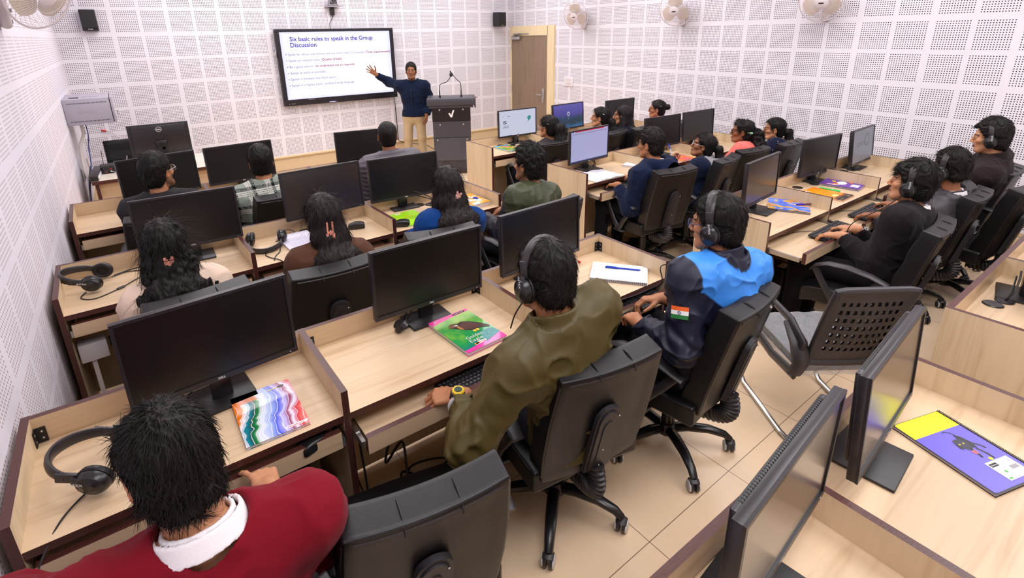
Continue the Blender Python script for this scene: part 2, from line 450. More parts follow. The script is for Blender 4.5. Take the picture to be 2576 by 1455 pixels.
# ------------------------------------------------------------------ monitors
MW, MH = .54, .318
def monitor(label, x, y, z, yaw, tilt, screen=None, logo=True, base_dy=.05, group='computer monitors', topz=TOP, rear_logo=False):
    """x, y, z: centre of the screen face"""
    yw, tl = R(yaw), R(tilt)
    m = thing('computer_monitor', label, 'monitor', (x, y, topz), yw, group)
    T = tr(0, 0, z-topz) @ rotx(-tl)
    mb = MB()
    mb.rbox(-MW/2, MW/2, 0, .022, -MH/2, MH/2, .003, 2, 0, T)
    mb.rbox(-MW/2+.03, MW/2-.03, .02, .040, -MH/2+.03, MH/2-.012, .010, 2, 0, T)
    bz = .011
    for q in ((-MW/2, MW/2, MH/2-bz, MH/2), (-MW/2, MW/2, -MH/2, -MH/2+.019), (-MW/2, -MW/2+bz, -MH/2+.019, MH/2-bz), (MW/2-bz, MW/2, -MH/2+.019, MH/2-bz)):
        mb.box(q[0], q[1], -.006, .001, q[2], q[3], 0, T)
    for i in range(46):       # vent slots along the rear top
        xx = -MW/2+.06+i*(MW-.12)/45
        mb.box(xx-.002, xx+.002, .024, .034, MH/2-.0125, MH/2-.0118, 1, T)
    mb.build('housing', [M_bezel, M_dark], m)
    mb = MB(); mb.box(-MW/2+bz, MW/2-bz, -.0015, .0, -MH/2+.019, MH/2-bz, 0, T)
    ds = mb.build('display', M_screen if screen is None else screen[0], m, 0)
    if screen and len(screen) > 1: screen[1](ds, T)
    if logo:
        mb = MB(); put_text(mb, 'D\u00d8LL' if False else 'DELL', T @ tr(0, -.0063, -MH/2+.006) @ rotx(PI/2), None, .0075, 0, .02, 'CENTER'); mb.build('logo', M_txtw, m, 0)
    mb = MB(); mb.box(MW/2-.03, MW/2-.026, -.0068, -.006, -MH/2+.007, -MH/2+.0095, 0, T); mb.build('power_light', M_txtw, m, 0)
    mb = MB(); zt = z-topz-.02
    mb.rbox(-.035, .035, max(.026, base_dy-.02), max(.026, base_dy-.02)+.03, .006, zt-.05, .008, 2)
    mb.rbox(-.05, .05, .024, max(.05, base_dy+.01), zt-.09, zt+.01, .008, 2)
    mb.build('stand_neck', M_black2, m)
    mb = MB(); mb.rbox(-.103, .103, base_dy-.092, base_dy+.092, 0.001, .011, .004, 2); mb.build('stand_base', M_black, m)
    if rear_logo:
        mb = MB(); Tb = T @ tr(0, .0405, .105) @ rotz(PI) @ rotx(PI/2)
        ring = [(.026*math.cos(i*PI/24), .026*math.sin(i*PI/24)) for i in range(48)]; rin = [(p[0]*.88, p[1]*.88) for p in ring]
        mb.add([(a, b, 0) for a, b in ring]+[(a, b, 0) for a, b in rin], [(i, (i+1) % 48, (i+1) % 48+48, i+48) for i in range(48)], 0, Tb)
        put_text(mb, 'DELL', Tb @ tr(0, -.006, 0), .036, None, 0, .03, 'CENTER'); mb.build('rear_logo', M_txtw, m, 0)
    return m
E_white = emat('lit_white', (.78, .80, 1, 1), .72)
E_doc = emat('lit_document', (.60, .60, .98, 1), .62)
E_grey = emat('lit_grey', (.19, .185, .22, 1), .75)
E_red = emat('lit_red', (.65, .03, .06, 1), .8)
E_dkk = emat('lit_dark', (.03, .03, .05, 1), .5)
E_teal = emat('lit_teal', (.05, .32, .30, 1), .8)
E_navy = emat('lit_navy', (.03, .05, .2, 1), .8)
def scr_desktop(ds, T):
    F = T @ tr(0, -.002, 0) @ rotx(PI/2)
    mb = MB(); put_text(mb, 'S', F @ tr(-.205, .0, 0), .05, .032, 0, .02); put_text(mb, "'", F @ tr(-.15, .0, 0), None, .03, 0); put_text(mb, 'LANG', F @ tr(-.205, -.05, 0), .075, .03, 0, -.005)
    for i in range(9): mb.box(-.252, -.245, .115-i*.026, .122-i*.026, 0, .0004, i % 3, F)
    mb.box(-.205, -.198, .085, .092, 0, .0004, 3, F); mb.box(-.135, -.115, .082, .088, 0, .0004, 1, F)
    mb.box(-.15, -.08, -.143, -.137, 0, .0004, 0, F)
    mb.prism([(.13, .05), (.17, .075), (.19, .06), (.185, .03), (.14, .0), (.15, .03)], 0, .0004, 2, F)
    mb.build('screen_marks', [E_dkk, E_navy, E_teal, E_red], ds, 0)
def scr_doc(ds, T):
    F = T @ tr(0, -.002, 0) @ rotx(PI/2)
    mb = MB(); mb.box(-.2, .2, .139, .1475, 0, .0004, 1, F); mb.box(-.259, .259, -.14, -.131, 0, .0004, 2, F)
    mb.box(-.24, -.225, .139, .147, 0, .0004, 0, F)
    for i in range(38):
        x = -.235+i*.0125
        if random.random() < .8: mb.box(x, x+.006, .118, .118+.004*random.random()+.003, 0, .0004, 0, F)
    put_text(mb, 'Aa', F @ tr(-.245, .088, 0), .012, None, 0)
    mb.build('screen_marks', [E_dkk, E_red, E_navy], ds, 0)
def scr_lock(ds, T):
    F = T @ tr(0, -.002, 0) @ rotx(PI/2)
    mb = MB(); mb.prism([(.02*math.cos(i*PI/12), .026*math.sin(i*PI/12)+.03) for i in range(24)], 0, .0004, 0, F); mb.prism([(.011*math.cos(i*PI/12), .013*math.sin(i*PI/12)+.03) for i in range(24)], .0004, .0006, 1, F)
    put_text(mb, '18:27', F @ tr(0, -.02, 0), .025, None, 0, 0, 'CENTER'); mb.box(-.008, .008, -.034, -.032, 0, .0004, 0, F)
    mb.build('screen_marks', [E_white, E_navy], ds, 0)
def scr_static(ds, T):
    F = T @ tr(0, -.002, 0) @ rotx(PI/2)
    mb = MB(); put_text(mb, 'STATI', F @ tr(-.17, .0, 0), .20, .035, 0, .02); put_text(mb, 'O', F @ tr(.04, -.03, 0) @ rotz(.3), .13, .12, 1, .02)
    mb.build('screen_marks', [emat('lit_grey_dark', (.07, .07, .08, 1), .8), emat('lit_grey_mid', (.10, .10, .12, 1), .8)], ds, 0)
t = NT('lit_mountains'); vec, o = t.coord()
nz = t.noise(vec, 9, 4, (1, 1, 1), .5)
f = t.math('ADD', o[2], t.math('MULTIPLY', t.math('SUBTRACT', nz, .5), .12))
c = t.ramp(t.math('MULTIPLY', f, 2.6), [(.1, (.02, .04, .12, 1)), (.3, (.03, .12, .26, 1)), (.42, (.015, .04, .06, 1)), (.6, (.02, .05, .10, 1)), (.74, (.07, .06, .28, 1)), (.98, (.10, .09, .36, 1))])
t.col((0, 0, 0, 1)) if False else None
t.b.inputs['Base Color'].default_value = (0, 0, 0, 1); t.l(c, t.b.inputs['Emission Color']); t.b.inputs['Emission Strength'].default_value = 1.0
E_mount = t.m
MON = [
 ('black monitor with a dark screen behind the student in round glasses, by the left wall', .617, -3.49, .995, 10, 3.4, None),
 ('black monitor with a dark screen before the student in the green plaid sweater', 1.215, -3.44, 1.0, 5, 3.7, None),
 ('black monitor with a dark screen before the student in the grey puffer jacket', 2.32, -3.42, .985, -9, 3.5, None),
 ('black monitor facing the curly-haired student with the small pink claw clip', .669, -4.87, 1.005, -1.8, 3.1, None),
 ('brownish dark monitor before the long-haired student in brown', 1.475, -4.84, 1.03, 3.5, 5.5, (M_screen2,)),
 ('black monitor with a greenish reflection above the lime green notebook', 2.085, -4.80, 1.012, -3.5, 2.9, None),
 ('largest black monitor at lower left, before the student in the maroon sweater', .586, -6.40, 1.02, 5.5, 1.8, None),
 ('black monitor beside the pink and green bird notebook', 1.453, -6.361, 1.014, .2, -1.5, None),
 ('black monitor before the student with the light blue shoulder yoke', 2.122, -6.33, 1.018, 2.7, 2.4, None),
 ('dark monitor at the bottom of the view with vent slots along its top', 1.493, -7.906, 1.032, 6.8, 0, (M_screen2,)),
 ('dark monitor with a yellow reflection beside the purple dog notebook', 2.146, -7.87, 1.017, 5.7, 4, (M_screen2,)),
 ('lit monitor showing a pale desktop with black S and LANG lettering', 4.25, -3.345, 1.0, -3, 1.5, (E_white, scr_desktop)),
 ('lit monitor showing a purple and blue mountain lock screen', 4.995, -3.41, 1.007, 3.2, 3.5, (E_mount, scr_lock)),
 ('dark monitor behind the two girls in the far right row, close to the wall', 5.92, -3.42, .982, -.3, 1.6, None),
 ('lit monitor showing a lavender document page with a red bar on top', 4.005, -4.775, .993, 4.2, .5, (E_doc, scr_doc)),
 ('dark monitor left of the pair standing edge to edge by the right wall', 5.035, -4.81, 1.004, -2, 3.9, None),
 ('dark monitor right of the pair standing edge to edge by the right wall', 5.735, -4.75, .989, -.7, 3.6, None),
 ('dark monitor with an orange reflection beside the blue and orange painted notebook', 4.102, -6.398, .986, 6.7, 1.6, (M_screen2,)),
 ('dark monitor beside the purple and orange notebooks', 5.2, -6.29, .984, -4.6, 0, None),
 ('lit grey monitor by the right wall with STATIO lettering', 5.96, -6.31, .974, 4.2, 6, (E_grey, scr_static)),
 ('dark monitor cut off by the right edge of the view', 3.87, -7.90, 1.0, 12, 3, None),
]
BD = {6: .05, 7: .075, 5: .085, 9: .04, 10: .015, 17: -.01, 18: .03, 14: 0}
for i, a in enumerate(MON): monitor(*a, base_dy=BD.get(i, .05))
monitor('black monitor turned its back to the room, round white logo, on the teacher table', .735, -1.86, 1.03, 180, 3, None, False, rear_logo=True, topz=.75)
# ------------------------------------------------------------------ office chairs (seat faces +y)
def build_chair():
    c = thing('office_chair', 'x', 'chair', (0, 0, 0), 0, 'black leather office chairs')
    # seat cushion: waterfall front, side seams
    def ws(x, y, z):
        k = (y-(-.22))/.48
        z += -.030*max(0, k-.75)**2*16 + .010*math.cos(x*6) - .006
        return (x*(1-.05*abs(k-.5)), y, z)
    mb = MB(); mb.rbox(-.25, .25, -.23, .26, .375, .475, .03, 4, 0, None, ws, 6)
    so = mb.build('seat', M_leather, c, 1.2)
    mb = MB()
    for s in (-1, 1): mb.tube([ws(s*.247, -.2+.05*i, .468) for i in range(9)], .0035, 6)
    mb.build('piping', M_leather2, so)
    # backrest
    TL = 12.5
    B = tr(0, -.215, .43) @ rotx(R(TL))
    def wb(x, y, z):
        k = z/.52
        w = 1-.07*max(0, k-.6)/.4-.05*max(0, .3-k)/.3
        y += -.035*(1-(x/.23)**2)*0 + .018*(x/.22)**2
        # padded horizontal channels on the front side
        if y > .02: y += .012*abs(math.sin(PI*(k*3.2+.1)))*(1 if k < .93 else .4) - .004
        if y < -.01 and 0.05 < k < .93 and abs(x) < .19: y += .010*(1-abs(k-.5)*1.2)
        return (x*w, y, z)
    mb = MB(); mb.rbox(-.228, .228, -.045, .048, .0, .525, .028, 4, 0, B, wb, 10)
    bo = mb.build('backrest', M_leather, c, 1.2)
    mb = MB()
    for s in (-1, 1): mb.tube([B @ Vector(wb(s*.226, -.038, .03+.47*i/10)) for i in range(11)], .0045, 6)
    mb.tube([B @ Vector(wb(-.2+.4*i/10, -.043, .505)) for i in range(11)], .0045, 6)
    for x in (-.075, .075):     # seams over the top roll
        mb.tube([B @ Vector((x*.96, .058*math.cos(a), .482+.0475*math.sin(a))) for a in [i*PI/8 for i in range(0, 8)]], .0028, 5, 1)
    mb.build('piping', [M_leather2, M_dark], bo)
    # rear cover plate (stadium) + bellows
    mb = MB()
    st = [(.052*math.cos(a), .30+.052*math.sin(a)) for a in [i*PI/12 for i in range(13)]]+[(-.058, .02), (.058, .02)]
    Pl = B @ tr(0, -.043, 0) @ rotx(PI/2)
    mb.prism(st, -.0, .018, 0, Pl); mb.prism([(x*.8, .02+(y-.02)*.92+.01) for x, y in st], .018, .024, 0, Pl); mb.prism([(x*.42, .05+(y-.05)*.8) for x, y in st], .024, .027, 0, Pl)
    for q in ((0, .14), (0, .05), (.035, .31)): mb.ell((q[0], q[1], .027), (.004, .004, .003), 8, 4, 1, Pl)
    mb.build('back_plate', [M_plast, M_steel], c, .5)
    mb = MB(); pts = []; rs = []
    p0 = B @ Vector((0, -.052, .03)); P = [p0, p0+Vector((0, -.028, -.08)), Vector((0, p0.y-.03, .325)), Vector((0, p0.y+.06, .295)), Vector((0, -.10, .30))]
    def bez(t):
        n = len(P)-1; return sum((P[i]*(math.comb(n, i)*t**i*(1-t)**(n-i)) for i in range(n+1)), Vector())
    N = 64
    for i in range(N+1):
        pts.append(bez(i/N)); rs.append(.040 if i % 4 < 2 else .033)
    mb.tube(pts, rs, 14, flat=(1.15, .75)); mb.build('bellows_bracket', M_plast, c, .9)
    # arm rests
    for s in (-1, 1):
        mb = MB()
        pad = [Vector((s*.285, -.19, .615)), Vector((s*.285, -.10, .645)), Vector((s*.285, .02, .662)), Vector((s*.283, .12, .655)), Vector((s*.278, .185, .625)), Vector((s*.272, .21, .59))]
        mb.tube(pad, [.026, .032, .033, .031, .026, .018], 10, 0, None, True, (1.0, .42))
        mb.tube([(s*.274, .19, .612), (s*.275, .14, .53), (s*.272, .08, .44), (s*.268, .03, .375)], [.02, .021, .022, .03], 8, 0, None, True, (1.0, .55), (1, 0, 0))
        mb.tube([(s*.284, -.16, .625), (s*.281, -.10, .54), (s*.275, -.03, .45), (s*.268, .02, .375)], [.02, .021, .022, .03], 8, 0, None, True, (1.0, .55), (1, 0, 0))
        mb.rbox(min(s*.10, s*.28), max(s*.10, s*.28), -.03, .08, .352, .368, .004, 1)
        mb.build('armrest', M_plast, c, .7)
    mb = MB(); mb.rbox(-.10, .10, -.13, .13, .335, .372, .01, 2); mb.lathe([(.030, .13), (.030, .25), (.026, .25), (.026, .34)], 16, 0, tr(0, 0, 0)); mb.lathe([(.05, .075), (.05, .1), (.038, .13)], 18)
    mb.tube([(.09, .02, .35), (.2, .05, .345), (.24, .05, .35)], .007, 6); mb.build('gas_column', M_black2, c)
    for k in range(5):
        a = 2*PI*k/5+.3; T = rotz(a)
        mb = MB(); mb.tube([(.02, 0, .095), (.10, 0, .112), (.20, 0, .112), (.275, 0, .092), (.305, 0, .066)], [.03, .03, .027, .023, .02], 10, 0, T, True, (.9, .75)); lg = mb.build('leg', M_black2, c)
        mb = MB(); W_ = T @ tr(.305, 0, .028) @ rotz(1.1+k*1.7)
        for s in (-1, 1):
            mb.lathe([(.0, .026), (.018, .026), (.018, .024), (.0235, .024), (.0275, .018), (.0275, .006), (.0, .006)], 18, 0, W_ @ rotx(s*PI/2))
            mb.lathe([(.0185, .0262), (.0235, .0262)], 18, 1, W_ @ rotx(s*PI/2)); mb.lathe([(.0235, .0262), (.027, .019)], 18, 1, W_ @ rotx(s*PI/2))
        mb.tube([W_ @ Vector((-.02, 0, .02)), W_ @ Vector((0, 0, .034)), W_ @ Vector((.018, 0, .024))], .015, 8, 0, None, True, (1.5, .5)); mb.lathe([(.008, 0), (.008, .03)], 8, 0, T @ tr(.305, 0, .04))
        mb.build('caster', [M_plast, M_grey], lg)
    return c
CH = [
 ('empty black leather chair at the bottom centre, back turned to the camera', .962, -7.03, -9.6),
 ('black leather chair of the student in the olive jacket', 1.73, -6.90, -9),
 ('black leather chair of the student with the light blue shoulder yoke', 2.43, -6.96, 8),
 ('black leather chair of the student in the maroon sweater', .40, -7.16, 8),
 ('black leather chair of the curly-haired student with the small pink claw clip', .56, -5.50, 7),
 ('black leather chair of the long-haired student in brown', 1.19, -5.57, -2),
 ('black leather chair of the student in the blue top with the pale claw clip', 1.89, -5.48, -10),
 ('black leather chair of the student in the dark green jacket', 2.66, -5.50, 8),
 ('black leather chair of the student in round glasses near the left wall', .60, -4.14, -8),
 ('black leather chair of the student in the green plaid sweater', 1.29, -4.13, 5),
 ('black leather chair of the student in the grey puffer jacket', 2.28, -4.08, -3),
 ('black leather chair of the student in charcoal with a long ponytail', 4.07, -3.94, -3),
 ('black leather chair of the girl with the low bun and white collar', 4.86, -3.96, 12),
 ('black leather chair of the girl with straight long hair by the far wall', 5.33, -3.97, 10),
 ('black leather chair of the girl in pink behind the monitors', 5.98, -4.0, 6),
 ('black leather chair of the student in the navy hoodie', 4.07, -5.42, -8),
 ('black leather chair of the student holding up a pen', 4.63, -5.46, 12),
 ('black leather chair of the student in the salmon pink sweater', 5.22, -5.40, -4),
 ('black leather chair of the student in the dotted navy jacket with fur hood', 5.76, -5.46, 2),
 ('black leather chair of the student in the black blazer', 4.07, -7.12, 7),
 ('black leather chair of the student in the dark grey jacket with headphones', 5.0, -7.06, 3),
 ('black leather chair of the student in the dark coat by the right wall', 6.0, -7.02, 2),
 ('empty black leather chair at the right edge, between two seated students', 5.50, -7.22, -6),
]
ch0 = build_chair()
for i, (lab, x, y, a) in enumerate(CH):
    if i == 0: ch0['label'] = lab; ch0.location = (x, y, 0); ch0.rotation_euler = (0, 0, R(a))
    else: dup(ch0, lab, (x, y, 0), R(a))

# teacher's executive chair behind the table
tc = thing('executive_chair', 'black tufted executive chair behind the teacher table', 'chair', (.62, -1.32, 0), PI)
def wt(x, y, z):
    if y > .03: y += .012*abs(math.sin(x*14))*abs(math.sin(z*16))
    return (x, y, z)
mb = MB(); mb.rbox(-.40, .40, -.05, .06, .0, .52, .035, 3, 0, tr(0, -.27, .42) @ rotx(R(8)), wt, 10); mb.build('backrest', M_leather, tc, 1.2)
mb = MB(); mb.rbox(-.36, .36, -.22, .28, .36, .47, .04, 3); mb.build('seat', M_leather, tc, 1.2)
mb = MB(); mb.lathe([(.3, 0.0), (.3, .03), (.05, .08), (.03, .1), (.03, .37)], 20); mb.build('pedestal', M_black2, tc)

# visitor chair with a perforated shell back and chrome sled base, seat still in plastic wrap
vc = thing('visitor_chair', 'empty chair with perforated black plastic back and chrome sled legs in the aisle', 'chair', (3.24, -7.25, 0), R(-34))
def vb(u, v):     # shell back: u -1..1, v 0..1
    x = u*(.178-.010*(1-v)) ; z = .44+.455*v
    y = -.225-.10*v**1.6 - .03*(1-u*u)*math.sin(PI*min(1, v*1.1)) + .03*(1-v)**3
    return Vector((x, y, z))
nu, nv = 44, 40
def slot(i, j):
    u = (i+.5)/nu; v = (j+.5)/nv
    r = int(v*10); 
    if r < 2 or r > 8 or u < .1 or u > .9: return False
    fu = (u*nu) % 4; fv = (v*10) % 1
    return fu < 2 and .25 < fv < .75
mb = MB(); vs = []; fs = []
for j in range(nv+1):
    for i in range(nu+1): vs.append(vb(-1+2*i/nu, j/nv))
off = len(vs)
nrm = Vector((0, -.014, 0))
vs += [v+nrm for v in vs]
for j in range(nv):
    for i in range(nu):
        if slot(i, j): continue
        a = j*(nu+1)+i
        fs.append((a, a+1, a+nu+2, a+nu+1)); fs.append((a+off, a+nu+1+off, a+nu+2+off, a+1+off))
mb.add(vs, fs); mb.tube([vb(-1, j/10) for j in range(11)]+[vb(-1+.2*i, 1)+Vector((0, 0, .004)) for i in range(1, 10)]+[vb(1, 1-j/10) for j in range(11)], .017, 8, 0, None, True)
mb.tube([vb(-1+.2*i, .03) for i in range(11)], .028, 8); mb.build('backrest', M_plast, vc, .8)
mb = MB(); mb.rbox(-.21, .21, -.215, .255, .40, .455, .022, 3, 0, None, None, 3); vseat = mb.build('seat', M_leather, vc, 1.2)
t = NT('plastic_wrap'); t.b.inputs['Base Color'].default_value = (.75, .75, .78, 1); t.b.inputs['Roughness'].default_value = .12; t.b.inputs['Alpha'].default_value = .30
vec, o = t.coord(); n = t.noise(vec, 26, 4, (1, 1, 1), 1.5); bp = t.n('ShaderNodeBump'); bp.inputs['Strength'].default_value = .9; bp.inputs['Distance'].default_value = .02
t.l(n, bp.inputs['Height']); t.l(bp.outputs[0], t.b.inputs['Normal']); M_wrap = t.m
mb = MB(); mb.rbox(-.216, .216, -.222, .262, .386, .461, .024, 3, 0, None, lambda x, y, z: (x, y, z+.0035*math.sin(x*55+y*23)+.003*math.sin(y*71)), 12); mb.build('plastic_cover', M_wrap, vseat, 1.2)
for s in (-1, 1):
    mb = MB()
    mb.tube([(s*.222, -.20, .50), (s*.228, -.23, .575), (s*.228, -.12, .635), (s*.222, .05, .64), (s*.226, .16, .60), (s*.224, .2, .55)], [.03, .035, .03, .028, .026, .02], 10, 0, None, True, (.8, .5))
    mb.tube([(s*.236, -.22, .40), (s*.224, -.24, .47), (s*.228, -.2, .56), (s*.228, -.10, .62)], [.04, .045, .045, .03], 10, 0, None, True, (.5, 1.0)); mb.tube([(s*.228, -.21, .385), (s*.228, 0, .37), (s*.228, .22, .40), (s*.238, .20, .56)], [.03, .028, .028, .022], 8, 0, None, True, (.5, 1))
    mb.ell((s*.24, -.225, .47), (.01, .014, .014), 10, 6, 1); mb.ell((s*.24, -.185, .545), (.01, .014, .014), 10, 6, 1)
    mb.build('armrest', [M_plast, M_dark], vc, .8)
mb = MB(); r = .0135
for s in (-1, 1):
    pts = [(s*.215, -.20, .385), (s*.222, .0, .375), (s*.225, .20, .37), (s*.225, .25, .34), (s*.225, .265, .28), (s*.225, .27, .10), (s*.225, .262, .04), (s*.225, .22, .0155), (s*.225, -.1, .0155), (s*.225, -.19, .0155)]
    mb.tube(pts, r, 10)
mb.tube([(-.225, -.18, .0155), (-.218, -.225, .0155), (-.2, -.245, .0155), (.2, -.245, .0155), (.218, -.225, .0155), (.225, -.18, .0155)], r, 10)
mb.build('sled_base', M_chrome, vc)
# ------------------------------------------------------------------ big display on the front wall
tv = thing('wall_display', 'large wall-mounted display showing the six basic rules slide', 'display', (3.33, -.005, 1.57))
def rel(p): return Vector(p)-Vector((3.33, -.005, 1.57))
mb = MB(); x0, x1, z0, z1 = 2.43-3.33, 4.235-3.33, 1.03-1.57, 2.112-1.57
dx0, dx1, dz0, dz1 = 2.49-3.33, 4.172-3.33, 1.122-1.57, 2.07-1.57
mb.rbox(x0, x1, -.085, -.02, z0, z1, .006, 2)
for q in ((x0, x1, dz1, z1), (x0, x1, z0, dz0), (x0, dx0, dz0, dz1), (dx1, x1, dz0, dz1)): mb.rbox(q[0], q[1], -.099, -.08, q[2], q[3], .004, 1)
for i, xx in enumerate((-.83, -.79, -.77, -.75)): mb.ell((xx, -.0995, z0+.03), (.006, .002, .006), 8, 4, 1)
mb.box(-.545, -.45, -.1, -.099, z0+.075, z0+.079, 1); mb.build('frame', [mat('tv_black', srgb(28, 24, 32), .35), M_steel], tv, .5)
t = NT('slide_white'); vec, o = t.coord()
e = t.math('MAXIMUM', t.math('ABSOLUTE', t.math('DIVIDE', o[0], .84)), t.math('ABSOLUTE', t.math('DIVIDE', t.math('SUBTRACT', o[2], .025), .475)))
c = t.ramp(e, [(.5, (1, 1, 1, 1)), (.85, (.93, .93, 1, 1)), (1., (.72, .72, 1, 1))])
t.b.inputs['Base Color'].default_value = (0, 0, 0, 1); t.l(c, t.b.inputs['Emission Color']); t.b.inputs['Emission Strength'].default_value = 1.15
mb = MB(); mb.box(dx0, dx1, -.094, -.088, dz0, dz1); scr = mb.build('screen', t.m, tv, 0)
mb = MB()
def line(s, x, z, x2, mi, bold=0):
    put_text(mb, s, tr(x-3.33, -.0955, z-1.57) @ rotx(PI/2), x2-x, None, mi, bold)
line('Six basic rules to speak in the Group', 2.624, 1.945, 3.884, 0, .022); line('Discussion', 2.623, 1.861, 2.998, 0, .022)
L_ = [(1.748, 'Speak for about one minute and not more than 2-3 minutes (', 2.572, 3.752), (1.66, 'Speak on relevant topic (', 2.572, 3.053), (1.572, 'Be a good listener (', 2.572, 2.948), (1.484, 'Speak as early as possible', 2.574, 3.091), (1.396, 'Speak in between the blank space', 2.572, 3.24), (1.308, 'Speak in a higher pitch, confident body language', 2.572, 3.522)]
for z, s, a, b in L_:
    line(s, a, z-.003 if z > 1.7 else z, b, 1); mb.prism([(2.545+.007*math.cos(i*PI/5)-3.33, z+.014+.007*math.sin(i*PI/5)-1.57) for i in range(10)], .0952, .0956, 1, rotx(PI/2))
line('Time management)', 3.756, 1.743, 4.16, 2, .018); line('Quality of talk)', 3.057, 1.66, 3.357, 2, .018); line('to understand not to respond)', 2.952, 1.572, 3.55, 2, .018)
for k in range(5):
    for xx in (2.51, 4.15): mb.prism([(xx-3.33+.009*math.cos(i*PI/4), 1.70-k*.045-1.57+.009*math.sin(i*PI/4)) for i in range(8)], .0952, .0956, 3, rotx(PI/2))
mb.build('lettering', [emat('t_violet', (.09, .07, .62, 1), .9), emat('t_blue', (.12, .10, .40, 1), .9), emat('t_magenta', (.42, .015, .22, 1), .9), emat('t_cyan', (.70, .90, 1, 1), 1.0)], scr, 0)
mb = MB(); mb.box(3.09-3.33, 3.222-3.33, -.1, -.0985, 1.037-1.57, 1.056-1.57, 0); mb.box(3.095-3.33, 3.19-3.33, -.1005, -.1, 1.043-1.57, 1.05-1.57, 1); mb.build('maker_badge', [mat('badge', srgb(60, 58, 110), .4), M_txtw], tv, 0)
mb = MB()
for s in (-1, 1): mb.rbox(s*.45-.03, s*.45+.03, -.025, -.0, -.3, .3, .004, 1)
mb.tube([(x0-.02, -.05, .21), (x0-.004, -.06, .27), (x0-.012, -.06, .17), (x0-.002, -.05, .12)], .012, 6); mb.build('wall_bracket', M_steel, tv)

# ------------------------------------------------------------------ camera bracket above
pc = thing('conference_camera', 'grey ceiling-high conference camera on a small shelf above the display', 'camera', (3.315, -.002, 2.42))
mb = MB(); mb.rbox(-.105, .105, -.15, -.0, -.006, .006, .004, 2); mb.rbox(-.04, .04, -.02, 0, -.04, .07, .004, 1); mb.build('shelf', M_rack, pc)
mb = MB(); mb.rbox(-.07, .07, -.13, -.03, .008, .03, .008, 2); mb.ell((0, -.085, .085), (.05, .055, .055), 18, 12); mb.rbox(-.062, -.047, -.11, -.06, .02, .1, .006, 2); mb.rbox(.047, .062, -.11, -.06, .02, .1, .006, 2); mb.build('body', mat('camera_grey', srgb(150, 145, 150), .35), pc)
mb = MB(); mb.lathe([(.03, 0), (.034, .02), (.03, .03), (.022, .028), (0, .026)], 20, 0, tr(0, -.13, .085) @ rotx(PI/2)); mb.build('lens', M_black2, pc)
mb = MB(); mb.rbox(-.035, .028, -.05, -.0, -.12, -.015, .005, 2); mb.build('power_box', M_black, pc)
cb = MB(); cb.tube([(3.32, -.03, 2.30), (3.30, -.02, 2.25), (3.26, -.02, 2.19), (3.255, -.03, 2.1)], .005, 6); o = cb.build('cable', M_cable); tag(o, 'short black cable hanging from the conference camera to the display', 'cable')
cb = MB(); cb.tube([(4.20, -.03, 1.06), (4.215, -.02, .9), (4.225, -.015, .6), (4.23, -.012, .3), (4.25, -.03, .27), (4.5, -.035, .20), (4.75, -.05, .14), (4.9, -.3, .012), (4.7, -.8, .008)], .006, 6); o = cb.build('cable', M_cable); tag(o, 'black cable dropping from the display corner behind the standing man', 'cable')

# ------------------------------------------------------------------ wall loudspeakers
for (lab, x, w_, rz) in (('flat black loudspeaker high on the front wall at left, near the corner', .349, .155, 0), ('black loudspeaker high on the front wall by the right corner', 6.30, .20, .25)):
    s = thing('loudspeaker', lab, 'speaker', (x, -.012, 2.235), rz, 'wall loudspeakers')
    dpt = .10 if rz == 0 else .17
    mb = MB(); mb.rbox(-w_/2, w_/2, -dpt, -.0 if rz == 0 else -.03, -.12, .12, .004, 2); mb.build('cabinet', M_black, s)
    mb = MB(); mb.rbox(-w_/2+.006, w_/2-.006, -dpt-.008, -dpt+.002, -.085, .114, .003, 1); mb.build('grille', M_dark, s)
    mb = MB(); put_text(mb, 'AHUJA', tr(.0, -dpt-.001, -.105) @ rotx(PI/2), .05, .009, 0, .02, 'CENTER'); mb.build('badge', M_txtw, s, 0)
    if rz:
        mb = MB(); mb.rbox(-.03, .03, -.035, .0, -.04, .04, .003, 1); mb.build('wall_mount', M_dark, s)

